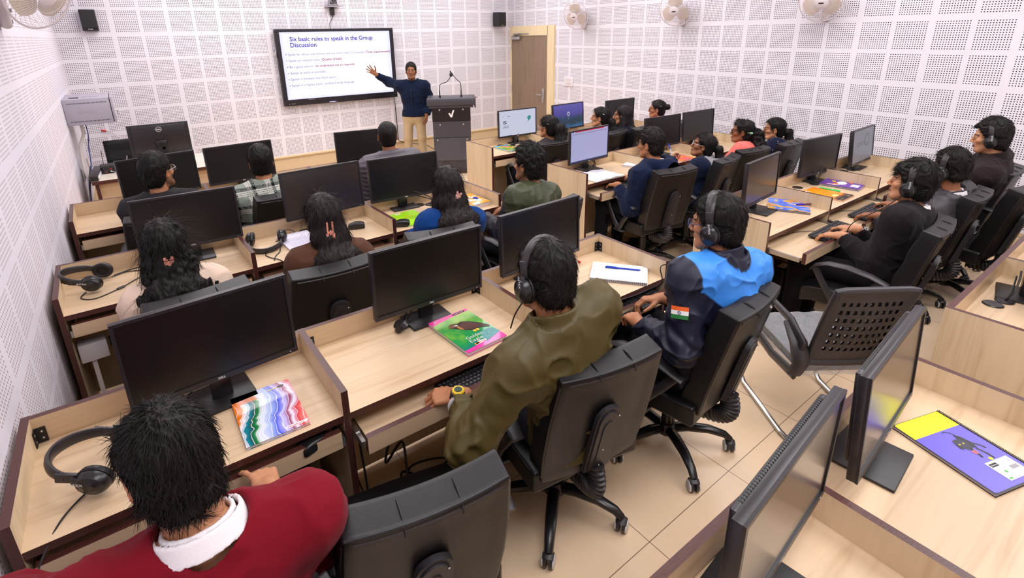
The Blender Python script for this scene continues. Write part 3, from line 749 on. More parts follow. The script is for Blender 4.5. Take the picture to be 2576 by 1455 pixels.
# ------------------------------------------------------------------ wall fans
def build_fan(osc):
    f = thing('wall_fan', 'x', 'fan', (0, 0, 0), 0, 'white wall fans')     # built facing +y from a wall at y = 0
    mb = MB()
    def wp(x, y, z): return (x*(1-.25*(z+.3)/.6*0), y, z)
    mb.rbox(-.045, .045, .001, .06, -.17, .10, .03, 4, 0); mb.rbox(-.035, .035, .02, .12, .02, .10, .02, 3); mb.build('wall_base', M_fan, f, 1)
    mb = MB(); mb.rbox(-.006, .006, .06, .064, -.14, -.12, .001, 1); mb.rbox(-.03, .03, -.001, .0012, -.175, .105, .004, 1); mb.lathe([(.012, 0), (.012, .012)], 12, 0, tr(.0, .06, -.07) @ rotx(-PI/2)); mb.build('knob', M_rack, f)
    H = tr(0, .08, .06) @ rotz(R(osc)) @ tr(0, .09, 0) @ rotx(R(-20))
    mb = MB(); mb.lathe([(.0, -.06), (.05, -.055), (.06, -.03), (.06, .06), (.04, .08)], 22, 0, H @ rotx(-PI/2)); mb.build('motor', M_fan, f)
    mb = MB()
    for k in range(3):
        T = H @ tr(0, .105, 0) @ rotx(-PI/2) @ rotz(2*PI*k/3+.5)
        vs = []; fs = []; n = 12
        for i in range(n+1):
            r = .04+.135*i/n
            hw = (.25+.62*math.sin(PI*(i/n)**.75*.86+.25))
            for j in range(7):
                a = -hw+2*hw*j/6
                vs.append((r*math.cos(a), r*math.sin(a), .03*(j/6-.5)*(1.1-.4*i/n)))
        for i in range(n):
            for j in range(6):
                q = i*7+j; fs.append((q, q+1, q+8, q+7))
        mb.add(vs, fs, 0, T)
    mb.build('blade', M_blade, f)
    mb = MB(); G = H @ rotx(-PI/2)
    RR = .205
    mb.tube([(RR*math.cos(i*PI/24), RR*math.sin(i*PI/24), .105) for i in range(49)], .006, 6, 0, G, False)
    for k in range(72):
        a = 2*PI*k/72; ca, sa = math.cos(a), math.sin(a)
        mb.tube([(.06*ca, .06*sa, .165), (.13*ca, .13*sa, .16), (.185*ca, .185*sa, .14), (RR*ca, RR*sa, .105)], .0011, 4, 0, G, False)
        if k % 2 == 0: mb.tube([(.055*ca, .055*sa, .03), (.14*ca, .14*sa, .045), (.19*ca, .19*sa, .07), (RR*ca, RR*sa, .105)], .0011, 4, 0, G, False)
    for rr, zz in ((.1, .1635), (.16, .151)): mb.tube([(rr*math.cos(i*PI/24), rr*math.sin(i*PI/24), zz) for i in range(49)], .0012, 4, 0, G, False)
    go = mb.build('guard', M_fan, f)
    mb = MB(); mb.lathe([(.0, .172), (.05, .170), (.062, .163), (.06, .155)], 24, 0, G); mb.box(-.022, .022, -.006, .006, .172, .1735, 1, G @ rotz(PI)); mb.build('hub_cap', [M_fan, M_dark], go)
    return f
fan = build_fan(18)
fan['label'] = 'white wall fan above and beside the door'; fan.location = (RW-.001, -1.93, 2.21); fan.rotation_euler = (0, 0, PI/2+R(0))
dup(fan, 'second white wall fan from the door on the right wall', (RW-.001, -3.74, 2.22), PI/2)
dup(fan, 'rightmost white wall fan, cut off by the top edge', (RW-.001, -5.48, 2.23), PI/2)
f2 = build_fan(-42); f2['label'] = 'white wall fan on the left wall in the top left corner'; f2.location = (.001, -4.05, 2.25); f2.rotation_euler = (0, 0, -PI/2)

# ------------------------------------------------------------------ wall cabinet (network rack) on the left wall near the corner
rk = thing('network_cabinet', 'grey steel wall cabinet on the left wall by the front corner, slotted side and key', 'cabinet', (.002, -1.605, 1.205))
mb = MB(); mb.rbox(0, .378, 0, .66, 0, .255, .005, 2)
for i in range(30):
    x = .035+i*.0108
    mb.box(x-.0022, x+.0022, -.0012, .001, .208, .219, 1); mb.box(x-.0022, x+.0022, -.0012, .001, .030, .041, 1)
put_text(mb, 'NETRACK', tr(.10, -.0008, .11) @ rotx(PI/2), .15, .032, 2)
mb.box(.05, .13, .10, .22, .2545, .2565, 1)
for i in range(10): mb.box(.16+i*.014, .168+i*.014, .2, .22, .2545, .2562, 1)
mb.build('body', [M_rack, M_dark, mat('grey_emboss', srgb(168, 162, 174), .45)], rk, .5)
mb = MB(); mb.rbox(.384, .402, .0, .66, 0.0, .255, .004, 2); mb.box(.376, .386, .004, .65, .01, .245, 1); mb.build('door', [M_rack, M_dark], rk, .5)
mb = MB(); mb.tube([(.40, .05, .12), (.44, .05, .118)], .006, 6); mb.box(.425, .43, .046, .05, .075, .115, 1); mb.build('key', [M_steel, M_dark], rk)
# cable bundle below
for lab, mm, pts, r in (
  ('white conduit pipe running down from the grey wall cabinet', M_cablew, [(.10, -1.5, 1.2), (.10, -1.48, 1.1), (.05, -1.5, .98), (.04, -1.6, .80), (.06, -1.72, .68), (.09, -1.7, .66), (.09, -1.6, .74), (.08, -1.5, .85)], .014),
  ('blue network cable dropping from the grey wall cabinet', M_cableb, [(.14, -1.55, 1.2), (.14, -1.56, 1.1), (.12, -1.6, .98), (.115, -1.75, .86), (.10, -1.9, .76), (.075, -2.05, .66), (.06, -2.15, .5)], .005),
  ('thin white cable with a red plug on the front wall by the corner', M_cablew, [(.22, -.01, .92), (.30, -.02, .90), (.38, -.05, .80), (.40, -.2, .77), (.42, -.6, .757), (.40, -1.46, .757)], .004),
  ('black power lead hanging beside the teacher table', M_cable, [(.07, -1.3, .70), (.09, -1.5, .78), (.08, -2.1, .72), (.06, -2.3, .5), (.07, -2.32, .3), (.10, -2.25, .12), (.22, -2.3, .01)], .006)):
    mb = MB(); 
    P_ = [Vector(p) for p in pts]; sm = []
    for i in range(len(P_)-1):
        a = P_[max(0, i-1)]; b = P_[i]; c = P_[i+1]; d = P_[min(len(P_)-1, i+2)]
        for q in range(6):
            s = q/6; sm.append(.5*((2*b)+(c-a)*s+(2*a-5*b+4*c-d)*s*s+(3*b-a-3*c+d)*s**3))
    sm.append(P_[-1])
    mb.tube(sm, r, 8)
    if 'red plug' in lab: mb.tube([(.20, -.01, .93), (.25, -.015, .915)], .011, 8, 1)
    o = mb.build('cable', [mm, M_red]); tag(o, lab, 'cable')
mb = MB(); mb.rbox(.004, .02, -1.52, -1.40, .62, .75, .003, 1); mb.box(.02, .024, -1.50, -1.42, .65, .72, 1); o = mb.build('wall_socket', [M_white, M_dark]); tag(o, 'white wall socket with a black plug beside the teacher table', 'socket')

# amplifier and power strip on the teacher table
am = thing('amplifier', 'small black amplifier with red plugs on the teacher table', 'amplifier', (.285, -1.82, .751), .1)
mb = MB(); mb.rbox(-.10, .10, -.09, .09, .004, .07, .004, 2); mb.build('case', M_black, am)
mb = MB()
for i, (x, z) in enumerate(((-.03, .045), (-.03, .022), (.03, .045), (.05, .045), (-.07, .02))): mb.lathe([(.006, 0), (.006, .014)], 8, i % 2, tr(x, -.09, z) @ rotx(PI/2))
mb.tube([(-.03, -.1, .022), (0, -.13, .01), (.05, -.13, .004)], .003, 5, 1)
mb.build('sockets', [M_red, M_white], am)
for x in (-.07, .07):
    mb = MB(); mb.tube([(x, .08, .06), (x+.01, .085, .2)], .003, 5); mb.build('antenna', M_dark, am)
ps = thing('speaker_bar', 'dark grey bar box lying along the left end of the teacher table', 'box', (.145, -1.96, .751), R(-4))
mb = MB(); mb.rbox(-.035, .035, -.25, .25, .0, .055, .006, 2); mb.build('body', M_plast, ps)
mb = MB(); mb.rbox(-.02, .03, -.256, -.249, .01, .045, .003, 1); mb.box(.0345, .036, -.22, .1, .005, .04, 1); mb.build('end_cap', [M_dark, M_white], ps)

# switch plate on the right wall
sw = thing('switch_board', 'white switch and socket plate on the right wall near the door', 'switch', (RW, -1.60, 1.21))
mb = MB(); mb.rbox(-.016, -.0, -.10, .10, -.075, .075, .005, 2); mb.build('plate', M_white, sw)
for i in range(4):
    mb = MB(); mb.rbox(-.021, -.014, -.06+i*.03-.012, -.06+i*.03+.012, -.045, -.005, .002, 1); mb.build('switch', M_fan, sw)
mb = MB(); mb.rbox(-.018, -.014, -.07, .07, .01, .055, .002, 1); mb.build('socket', M_fan, sw)

# ------------------------------------------------------------------ lectern
LECT = (4.36, -1.62, 0)
lc = thing('lectern', 'tall dark grey lectern with a white tick mark and two gooseneck microphones on top', 'lectern', LECT, R(-30))
M_lect = mat('lectern_grey', srgb(66, 64, 72), .38, bump=(500, .05)); M_lectd = mat('lectern_black', srgb(28, 25, 30), .3)
mb = MB(); mb.box(-.272, .272, .0, .40, .06, 1.0); mb.box(-.278, .278, .0, .42, .05, .075); mb.build('body', M_lect, lc, 0)
mb = MB(); mb.rbox(-.345, .345, -.05, .44, 1.03, 1.125, .008, 2); mb.rbox(-.32, .32, -.02, .42, .99, 1.035, .004, 1); mb.rbox(.342, .358, -.03, .40, .98, 1.13, .003, 1); mb.build('top', M_lect, lc, .5)
mb = MB(); mb.box(-.278, .278, -.016, .0, .80, 1.0); mb.build('upper_panel', M_lectd, lc, 0)
mb = MB(); mb.box(-.275, .275, -.010, .0, .56, .795); mb.build('middle_panel', M_lect, lc, 0)
t = NT('dark_glass'); t.b.inputs['Base Color'].default_value = srgb(92, 92, 102); t.b.inputs['Roughness'].default_value = .08; t.b.inputs['Alpha'].default_value = .6
mb = MB(); mb.box(-.256, .256, -.022, -.014, .22, .555); mb.build('glass_panel', t.m, lc, 0)
mb = MB()
for x, z, y in ((-.17, .965, -.016), (.17, .965, -.016), (-.17, .75, -.010), (.17, .75, -.010), (-.215, .53, -.022), (.215, .53, -.022), (.222, .24, -.022)):
    mb.lathe([(.0, .012), (.012, .010), (.015, .004), (.015, 0)], 14, 0, tr(x, y, z) @ rotx(PI/2))
mb.build('steel_stud', M_chrome, lc)
mb = MB(); mb.prism([(-.045, .01), (-.02, .015), (-.005, -.02), (.02, .05), (.045, .055), (.01, -.05), (-.012, -.05)], .0165, .018, 0, tr(0, 0, .905) @ rotx(PI/2)); mb.build('tick_mark', M_txtw, lc, 0)
mb = MB()
for x in (-.105, .105):
    for r0, r1 in ((.062, .058), (.042, .039), (.02, .016)):
        ring = []
        for i in range(32): ring.append((x+r0*math.cos(i*PI/16), .14+r0*math.sin(i*PI/16), -.0006))
        for i in range(32): ring.append((x+r1*math.cos(i*PI/16), .14+r1*math.sin(i*PI/16), -.0006))
        mb.add([(a, -.0008, b) for a, b, c in ring], [(i, (i+1) % 32, (i+1) % 32+32, i+32) for i in range(32)])
    for i in range(24):
        a = i*PI/12; mb.box(-.0016, .0016, -.0009, -.0007, .044, .056, 0, tr(x, 0, .14) @ roty(a))
mb.build('round_emblem', M_lectd, lc, 0)
mb = MB()
for x in (-.21, .21):
    for y in (.06, .36): mb.lathe([(.0, -.012), (.025, -.012), (.025, .012), (0, .012)], 14, 0, tr(x, y, .026) @ roty(PI/2))
mb.build('caster', M_chrome, lc)
def mic(lab, x, pts, big):
    m = thing('gooseneck_microphone', lab, 'microphone', (LECT[0]+x*math.cos(R(-30))+.09, LECT[1]+x*math.sin(R(-30))+.15, 1.126), R(-30), 'lectern microphones')
    mb = MB(); mb.lathe([(.016, 0), (.016, .02), (.01, .03), (.009, .1), (.006, .1)], 12); mb.build('base', M_black2, m)
    mb = MB(); mb.tube([(0, 0, .1)]+pts, .0055, 8); mb.build('gooseneck', M_black2, m)
    e = Vector(pts[-1]); d = (e-Vector(pts[-2])).normalized()
    mb = MB(); 
    if big: mb.ell(tuple(e+d*.02), (.026, .026, .03), 14, 10)
    else: mb.tube([e, e+d*.06], .010, 8)
    mb.build('microphone_head', M_dark, m)
mic('gooseneck microphone with a round foam head on the left of the lectern', -.16, [(0, 0, .17), (.03, 0, .19), (.11, 0, .215), (.15, 0, .26), (.17, 0, .30)], True)
mic('slim gooseneck microphone on the right of the lectern', .155, [(0, 0, .16), (-.01, 0, .205), (-.07, 0, .26), (-.115, 0, .32)], False)
mb = MB(); mb.box(0, .12, -.05, .1, 0, .004, 0, tr(4.72, -1.55, 1.10) @ rotz(-.3)); o = mb.build('folder', mat('maroon_card', srgb(120, 60, 55), .6)); tag(o, 'maroon card sticking out at the right side of the lectern top', 'folder')
# ------------------------------------------------------------------ implicit-surface figures
F32 = np.float32
_rs = np.random.RandomState(5)
_NT = _rs.rand(32, 32, 32).astype(F32)
def noise3(P):
    P = np.asarray(P, F32); i = np.floor(P).astype(np.int32); f = P-i; f = f*f*(3-2*f); i &= 31; j = (i+1) & 31
    x, y, z = f[:, 0], f[:, 1], f[:, 2]
    g = lambda a, b, c: _NT[a, b, c]
    c00 = g(i[:, 0], i[:, 1], i[:, 2])*(1-x)+g(j[:, 0], i[:, 1], i[:, 2])*x
    c10 = g(i[:, 0], j[:, 1], i[:, 2])*(1-x)+g(j[:, 0], j[:, 1], i[:, 2])*x
    c01 = g(i[:, 0], i[:, 1], j[:, 2])*(1-x)+g(j[:, 0], i[:, 1], j[:, 2])*x
    c11 = g(i[:, 0], j[:, 1], j[:, 2])*(1-x)+g(j[:, 0], j[:, 1], j[:, 2])*x
    return (c00*(1-y)+c10*y)*(1-z)+(c01*(1-y)+c11*y)*z
def V3(*a): return np.array(a, F32)
def nrm(v): return np.asarray(v, F32)/max(1e-9, float(np.linalg.norm(v)))
def cap(Q, a, b, ra, rb):
    a = np.asarray(a, F32); ba = np.asarray(b, F32)-a
    t = np.clip(((Q-a) @ ba)/max(1e-9, float(ba @ ba)), 0, 1)
    return np.linalg.norm(Q-a-t[:, None]*ba, axis=1)-(ra+(rb-ra)*t)
def ell(Q, c, r, M=None):
    q = Q-np.asarray(c, F32)
    if M is not None: q = q @ M
    r = np.asarray(r, F32)
    k0 = np.linalg.norm(q/r, axis=1); k1 = np.linalg.norm(q/(r*r), axis=1)+1e-9
    return k0*(k0-1)/k1
def smin(a, b, k):
    h = np.clip(.5+.5*(b-a)/k, 0, 1); return b+(a-b)*h-k*h*(1-h)
def smax(a, b, k): return -smin(-a, -b, k)
def polygonize(fn, lo, hi, h, amp=0.):
    lo = np.asarray(lo, F32); hi = np.asarray(hi, F32)
    nc = np.maximum(2, np.ceil((hi-lo)/(4*h)).astype(int)); n = nc*4+1
    ax = [lo[k]+np.arange(nc[k]+1, dtype=F32)*4*h for k in range(3)]
    G = np.stack(np.meshgrid(*ax, indexing='ij'), -1).reshape(-1, 3)
    Fc = fn(G).reshape(nc+1).astype(F32)
    ix = [np.minimum((np.arange(n[k])+2)//4, nc[k]) for k in range(3)]
    F = Fc[np.ix_(*ix)].copy()
    act = np.abs(F) < 5.2*h+amp
    idx = np.argwhere(act)
    F[act] = fn((lo+idx*h).astype(F32))
    ins = F < 0
    c = np.zeros(n-1, np.int8)
    for a in (0, 1):
        for b in (0, 1):
            for d in (0, 1): c += ins[a:n[0]-1+a, b:n[1]-1+b, d:n[2]-1+d]
    cells = np.argwhere((c > 0) & (c < 8))
    if len(cells) == 0: return np.zeros((0, 3), F32), np.zeros((0, 4), np.int32)
    ci = -np.ones(n-1, np.int32); ci[cells[:, 0], cells[:, 1], cells[:, 2]] = np.arange(len(cells))
    acc = np.zeros((len(cells), 3), F32); cnt = np.zeros(len(cells), F32)
    cor = [(a, b, d) for a in (0, 1) for b in (0, 1) for d in (0, 1)]
    val = {k: F[cells[:, 0]+k[0], cells[:, 1]+k[1], cells[:, 2]+k[2]] for k in cor}
    for k in cor:
        for e in range(3):
            if k[e] == 0:
                k2 = list(k); k2[e] = 1; k2 = tuple(k2)
                va, vb = val[k], val[k2]; m = (va < 0) != (vb < 0)
                t = np.where(m, va/np.where(m, va-vb, 1), 0)
                p = np.zeros((len(cells), 3), F32); p += np.array(k, F32); p[:, e] += t
                acc += p*m[:, None]; cnt += m
    Vt = lo+(cells+acc/cnt[:, None])*h
    Q = []
    for e in range(3):
        o = [x for x in range(3) if x != e]
        sl0 = [slice(None)]*3; sl1 = [slice(None)]*3; sl0[e] = slice(0, -1); sl1[e] = slice(1, None)
        a, b = ins[tuple(sl0)], ins[tuple(sl1)]
        m = a != b
        g = np.argwhere(m)
        ok = (g[:, o[0]] > 0) & (g[:, o[1]] > 0) & (g[:, o[0]] < n[o[0]]-1) & (g[:, o[1]] < n[o[1]]-1)
        g = g[ok]
        s = a[g[:, 0], g[:, 1], g[:, 2]]
        def cc(d0, d1):
            k = g.copy(); k[:, o[0]] += d0; k[:, o[1]] += d1; return ci[k[:, 0], k[:, 1], k[:, 2]]
        q = np.stack([cc(-1, -1), cc(0, -1), cc(0, 0), cc(-1, 0)], 1)
        flip = s if e != 1 else ~s
        q[~flip] = q[~flip][:, ::-1]
        Q.append(q)
    return Vt.astype(F32), np.concatenate(Q).astype(np.int32)
def vnormals(Vt, Q):
    a, b, c, d = (Vt[Q[:, k]] for k in range(4))
    nf = np.cross(c-a, d-b); N = np.zeros_like(Vt)
    for k in range(4): np.add.at(N, Q[:, k], nf)
    return N/(np.linalg.norm(N, axis=1, keepdims=True)+1e-12)
def mesh_np(name, Vt, Q, mats, parent, col=None, mi=None):
    me = bpy.data.meshes.new(name)
    nv, nf = len(Vt), len(Q)
    me.vertices.add(nv); me.vertices.foreach_set('co', np.ascontiguousarray(Vt, F32).ravel())
    k = Q.shape[1]
    me.loops.add(nf*k); me.loops.foreach_set('vertex_index', np.ascontiguousarray(Q, np.int32).ravel())
    me.polygons.add(nf); me.polygons.foreach_set('loop_start', np.arange(nf, dtype=np.int32)*k)
    me.polygons.foreach_set('use_smooth', np.ones(nf, bool))
    for m in (mats if isinstance(mats, (list, tuple)) else [mats]): me.materials.append(m)
    if mi is not None: me.polygons.foreach_set('material_index', np.asarray(mi, np.int32))
    if col is not None:
        a = me.color_attributes.new('Col', 'FLOAT_COLOR', 'POINT')
        c4 = np.ones((nv, 4), F32); c4[:, :3] = col; a.data.foreach_set('color', c4.ravel())
    me.update(calc_edges=True)
    o = bpy.data.objects.new(name, me); COL.objects.link(o)
    if parent: o.parent = parent
    return o
def attr_mat(name, rough, spec=.4, bump=None, sheen=0, sss=0):
    t = NT(name); a = t.n('ShaderNodeAttribute'); a.attribute_name = 'Col'; t.col(a.outputs['Color'])
    t.b.inputs['Roughness'].default_value = rough; t.b.inputs['Specular IOR Level'].default_value = spec
    if sheen: t.b.inputs['Sheen Weight'].default_value = sheen; t.b.inputs['Sheen Roughness'].default_value = .5
    if bump:
        vec, o = t.coord(); n = t.noise(vec, bump[0], 3); bp = t.n('ShaderNodeBump'); bp.inputs['Strength'].default_value = bump[1]; bp.inputs['Distance'].default_value = .003
        t.l(n, bp.inputs['Height']); t.l(bp.outputs[0], t.b.inputs['Normal'])
    return t.m
M_skin = attr_mat('skin', .5, .35, (300, .06))
M_cloth = attr_mat('cloth', .88, .12, (380, .25), .05)
M_nylon = attr_mat('nylon_cloth', .48, .35, (160, .08))
M_hair = attr_mat('hair', .5, .22)
M_lens = mat('spectacle_lens', (1, 1, 1, 1), .05, alpha=.12)

SK = dict(a=srgb(176, 118, 82), b=srgb(150, 96, 64), c=srgb(196, 138, 102), d=srgb(146, 96, 66))
def hand_sdf(Q, W, d, n, side, curl, spread=1.0, thumb=.5):
    d = nrm(d); n = nrm(n-(np.dot(n, d))*d); t = np.cross(d, n)*(-1 if side > 0 else 1)   # t = thumb side
    t = nrm(t)
    P = lambda a, b, c=0: W+d*a+t*b+n*c
    K = [(.088, .030), (.093, .009), (.088, -.012), (.078, -.031)]
    SEG = [(.041, .025, .020), (.045, .028, .021), (.041, .026, .020), (.032, .019, .018)]
    D = cap(Q, P(-.03, 0), P(.02, 0), .027, .026)
    for (a, b) in K:
        D = smin(D, cap(Q, P(.012, b*.55), P(a, b), .0150, .0115), .012)
    D = smin(D, cap(Q, P(.015, .018, -.004), P(.05, .030, -.006), .015, .012), .012)
    for k, ((a, b), sg) in enumerate(zip(K, SEG)):
        sp = (1.5-k)*.10*spread
        dd = nrm(d+t*sp); p = P(a, b); ang = 0
        cu = curl if np.isscalar(curl) else curl[k]
        r = .0092 if k < 3 else .008
        for s, L in enumerate(sg):
            ang += cu*(.75, 1.0, .7)[s]
            v = dd*math.cos(ang)-n*math.sin(ang)
            e = p+v*L
            D = smin(D, cap(Q, p, e, r, r-.0009), .004); p = e; r -= .0010
    p = P(.026, .026, -.006); v = nrm(d*.62+t*(.9-thumb*.5)-n*(.15+.5*thumb))
    r = .0125
    for L, bend in ((.040, 0), (.032, .35), (.025, .3)):
        v = nrm(v+d*bend*.6-t*bend*.4); e = p+v*L
        D = smin(D, cap(Q, p, e, r, r-.0015), .006); p = e; r -= .0015
    return D
def head_sdf(q, sex, nose=1.0):
    x = np.abs(q[:, 0]); qa = q.copy(); qa[:, 0] = x
    D = ell(q, (0, -.014, .030), (.073, .092, .086))
    jw = .056 if sex == 'm' else .051
    D = smin(D, ell(q, (0, .022, -.042), (jw, .062, .076)), .03)
    D = smin(D, cap(qa, (.030, .055, -.092), (0, .067, -.095), .016, .019), .02)
    D = smin(D, cap(qa, (.052, .0, -.055), (.03, .055, -.09), .016, .014), .025)
    D = smin(D, ell(qa, (.043, .050, -.016), (.022, .024, .018)), .02)
    D = smin(D, cap(qa, (.0, .079, .026), (.042, .064, .027), .010, .009), .014)
    D = smax(D, -ell(qa, (.031, .093, .006), (.018, .017, .011)), .012)
    D = smin(D, ell(qa, (.031, .0705, .006), (.0145, .0135, .0115)), .003)
    D = smin(D, cap(q, (0, .082, .018), (0, .101*nose, -.024), .0075, .0105), .008)
    D = smin(D, ell(qa, (.0115, .091, -.030), (.0085, .011, .008)), .005)
    D = smin(D, cap(qa, (0, .0865, -.0555), (.022, .074, -.059), .0062, .0035), .005)
    D = smin(D, cap(qa, (0, .0850, -.0655), (.018, .074, -.063), .0075, .004), .004)
    e = ell(qa, (.078, -.012, -.006), (.0085, .019, .032), np.array(((.94, .34, 0), (-.34, .94, 0), (0, 0, 1)), F32))
    e = smax(e, -ell(qa, (.088, -.006, -.004), (.008, .011, .020)), .004)
    D = smin(D, e, .006)
    return D
def head_color(q, base, sex, beard):
    x = np.abs(q[:, 0]); y, z = q[:, 1], q[:, 2]
    c = np.tile(np.array(base[:3], F32), (len(q), 1))
    def blend(m, col): 
        m = np.clip(m, 0, 1)[:, None]; c[:] = c*(1-m)+np.array(col[:3], F32)*m
    red = np.array(base[:3])*np.array((1.02, .82, .76))
    blend(np.exp(-(((x-.042)/.02)**2+((z+.02)/.02)**2))*(y > .02)*.28, red)
    blend(np.exp(-((x/.014)**2+((z+.024)/.012)**2))*(y > .08)*.3, red)
    blend((x > .07)*(z > -.05)*(z < .035)*.35, red)
    if beard: blend(np.exp(-np.maximum(0, -(-.045-z))*120)*(z < -.03)*(y > -.02)*beard*(np.exp(-((x/.016)**2))*0+1)*(np.linalg.norm(np.stack([x/1.6, (z+.061)], 1), axis=1) > .012), (.03, .022, .02))
    lip = (x < .023)*(y > .07)*(np.abs(z+.0605) < .0125-(x*.30))
    blend(lip*.8, srgb(150, 74, 66) if sex == 'f' else srgb(126, 72, 62))
    blend((x < .02)*(y > .075)*(np.abs(z+.0608) < .0012)*.8, (.04, .015, .012))
    br = np.exp(-(((z-.0265-.10*np.maximum(0, .03-np.abs(x-.034))+.05*np.abs(x-.03))/.0042)**2))*(x > .012)*(x < .052)*(y > .045)
    blend(br*1.1, (.012, .008, .007))
    ex, ez = (x-.031), z-.005
    eye = ((ex/.0115)**2+(ez/.0046)**2 < 1)*(y > .06)
    blend(eye*1., (.38, .34, .32)); blend((((x-.031)/.0052)**2+(ez/.0056)**2 < 1)*eye, (.012, .007, .005))
    blend((y > .06)*np.exp(-((ez-.0065)/.0018)**2)*(np.abs(ex) < .0145), (.02, .012, .01))
    return c
def hair_common(q, e=0, top=0, nape=-.10, front=.035, slope=.55, ear=True, low=.06):
    D = ell(q, (0, -.021, .036+top*.5), (.079+e, .098+e, .088+e+top))
    D = smin(D, ell(q, (0, -.058, -.032), (.065+e, .046+e, low+.012)), .03)
    yl = front+slope*(q[:, 2]-.03)
    D = smax(D, (q[:, 1]-yl)*.85, .008)
    x = np.abs(q[:, 0]); qa = q.copy(); qa[:, 0] = x
    if ear: D = smax(D, -ell(qa, (.082, .002, -.022), (.03, .027, .045)), .008)
    D = smax(D, (nape-q[:, 2]), .03)
    return D
def hair_noise(q, amp, kind, f=1.0):
    cx, cy = q[:, 0], q[:, 1]+.05
    if kind == 'radial':
        th = np.arctan2(cx, cy); s = np.linalg.norm(q-V3(0, -.05, .11), axis=1)
        rr = np.sqrt(cx*cx+cy*cy)+.01
        tw = th+2.2*noise3(np.stack([q[:, 0]*16+3, q[:, 1]*16, q[:, 2]*16], 1))
        a = noise3(np.stack([np.cos(tw)*9*f, np.sin(tw)*9*f, s*26], 1))*.6+noise3(np.stack([np.cos(tw)*24*f, np.sin(tw)*24*f, s*40], 1))*.4
    else:
        w = q[:, 0]+.012*np.sin(q[:, 2]*28+q[:, 0]*20)
        a = noise3(np.stack([w*85*f, q[:, 1]*60*f, q[:, 2]*7], 1))*.6+noise3(np.stack([w*190*f, q[:, 1]*120*f, q[:, 2]*12], 1))*.4
    return amp*(a-.5)*2
def strands(Vt, N, flow, n, L, r, lift, rng, wave=0, seg=6, bend=4.5, jit=.12):
    """tapered hair strands rooted on the hair surface -> verts, quads"""
    if len(Vt) == 0: return Vt, np.zeros((0, 4), np.int32)
    k = rng.randint(0, len(Vt), n); p = Vt[k]; nn = N[k]; d = flow(p, nn)
    d = d-nn*np.sum(d*nn, 1, keepdims=True); d /= np.linalg.norm(d, axis=1, keepdims=True)+1e-9; d += rng.normal(0, jit, d.shape); d /= np.linalg.norm(d, axis=1, keepdims=True)+1e-9
    Ls = L*(.5+rng.rand(n, 1)); lf = lift*(rng.rand(n, 1)**2*1.3-.15)
    sd = np.cross(d, nn); sd /= np.linalg.norm(sd, axis=1, keepdims=True)+1e-9
    ph = rng.rand(n, 1)*6.28
    T = np.linspace(0, 1, seg)
    C = np.stack([p-nn*r*.5+d*Ls*t+nn*(Ls*lf*(t-.6*t*t)-(Ls*t)**2*bend)+sd*wave*np.sin(ph+t*7)*t-V3(0, 0, 1)*Ls*.05*t*t for t in T], 1)
    vs = []
    for j in range(seg):
        rr = r*(1-.85*T[j])
        for a in range(3):
            an = 2*PI*a/3; vs.append(C[:, j]+(sd*math.cos(an)+nn*math.sin(an))*rr)
    vs = np.stack(vs, 1).reshape(-1, 3)
    base = (np.arange(n)*seg*3)[:, None]
    q = []
    for j in range(seg-1):
        for a in range(3):
            b = (a+1) % 3; q.append(np.concatenate([base+j*3+a, base+j*3+b, base+(j+1)*3+b, base+(j+1)*3+a], 1))
    return vs.astype(F32), np.concatenate(q).astype(np.int32)
def smoothpts(pts, m=6):
    P_ = [Vector(p) for p in pts]; sm = []
    for i in range(len(P_)-1):
        a = P_[max(0, i-1)]; b = P_[i]; c = P_[i+1]; d = P_[min(len(P_)-1, i+2)]
        for q in range(m):
            s = q/m; sm.append(.5*((2*b)+(c-a)*s+(2*a-5*b+4*c-d)*s*s+(3*b-a-3*c+d)*s**3))
    return sm+[P_[-1]]

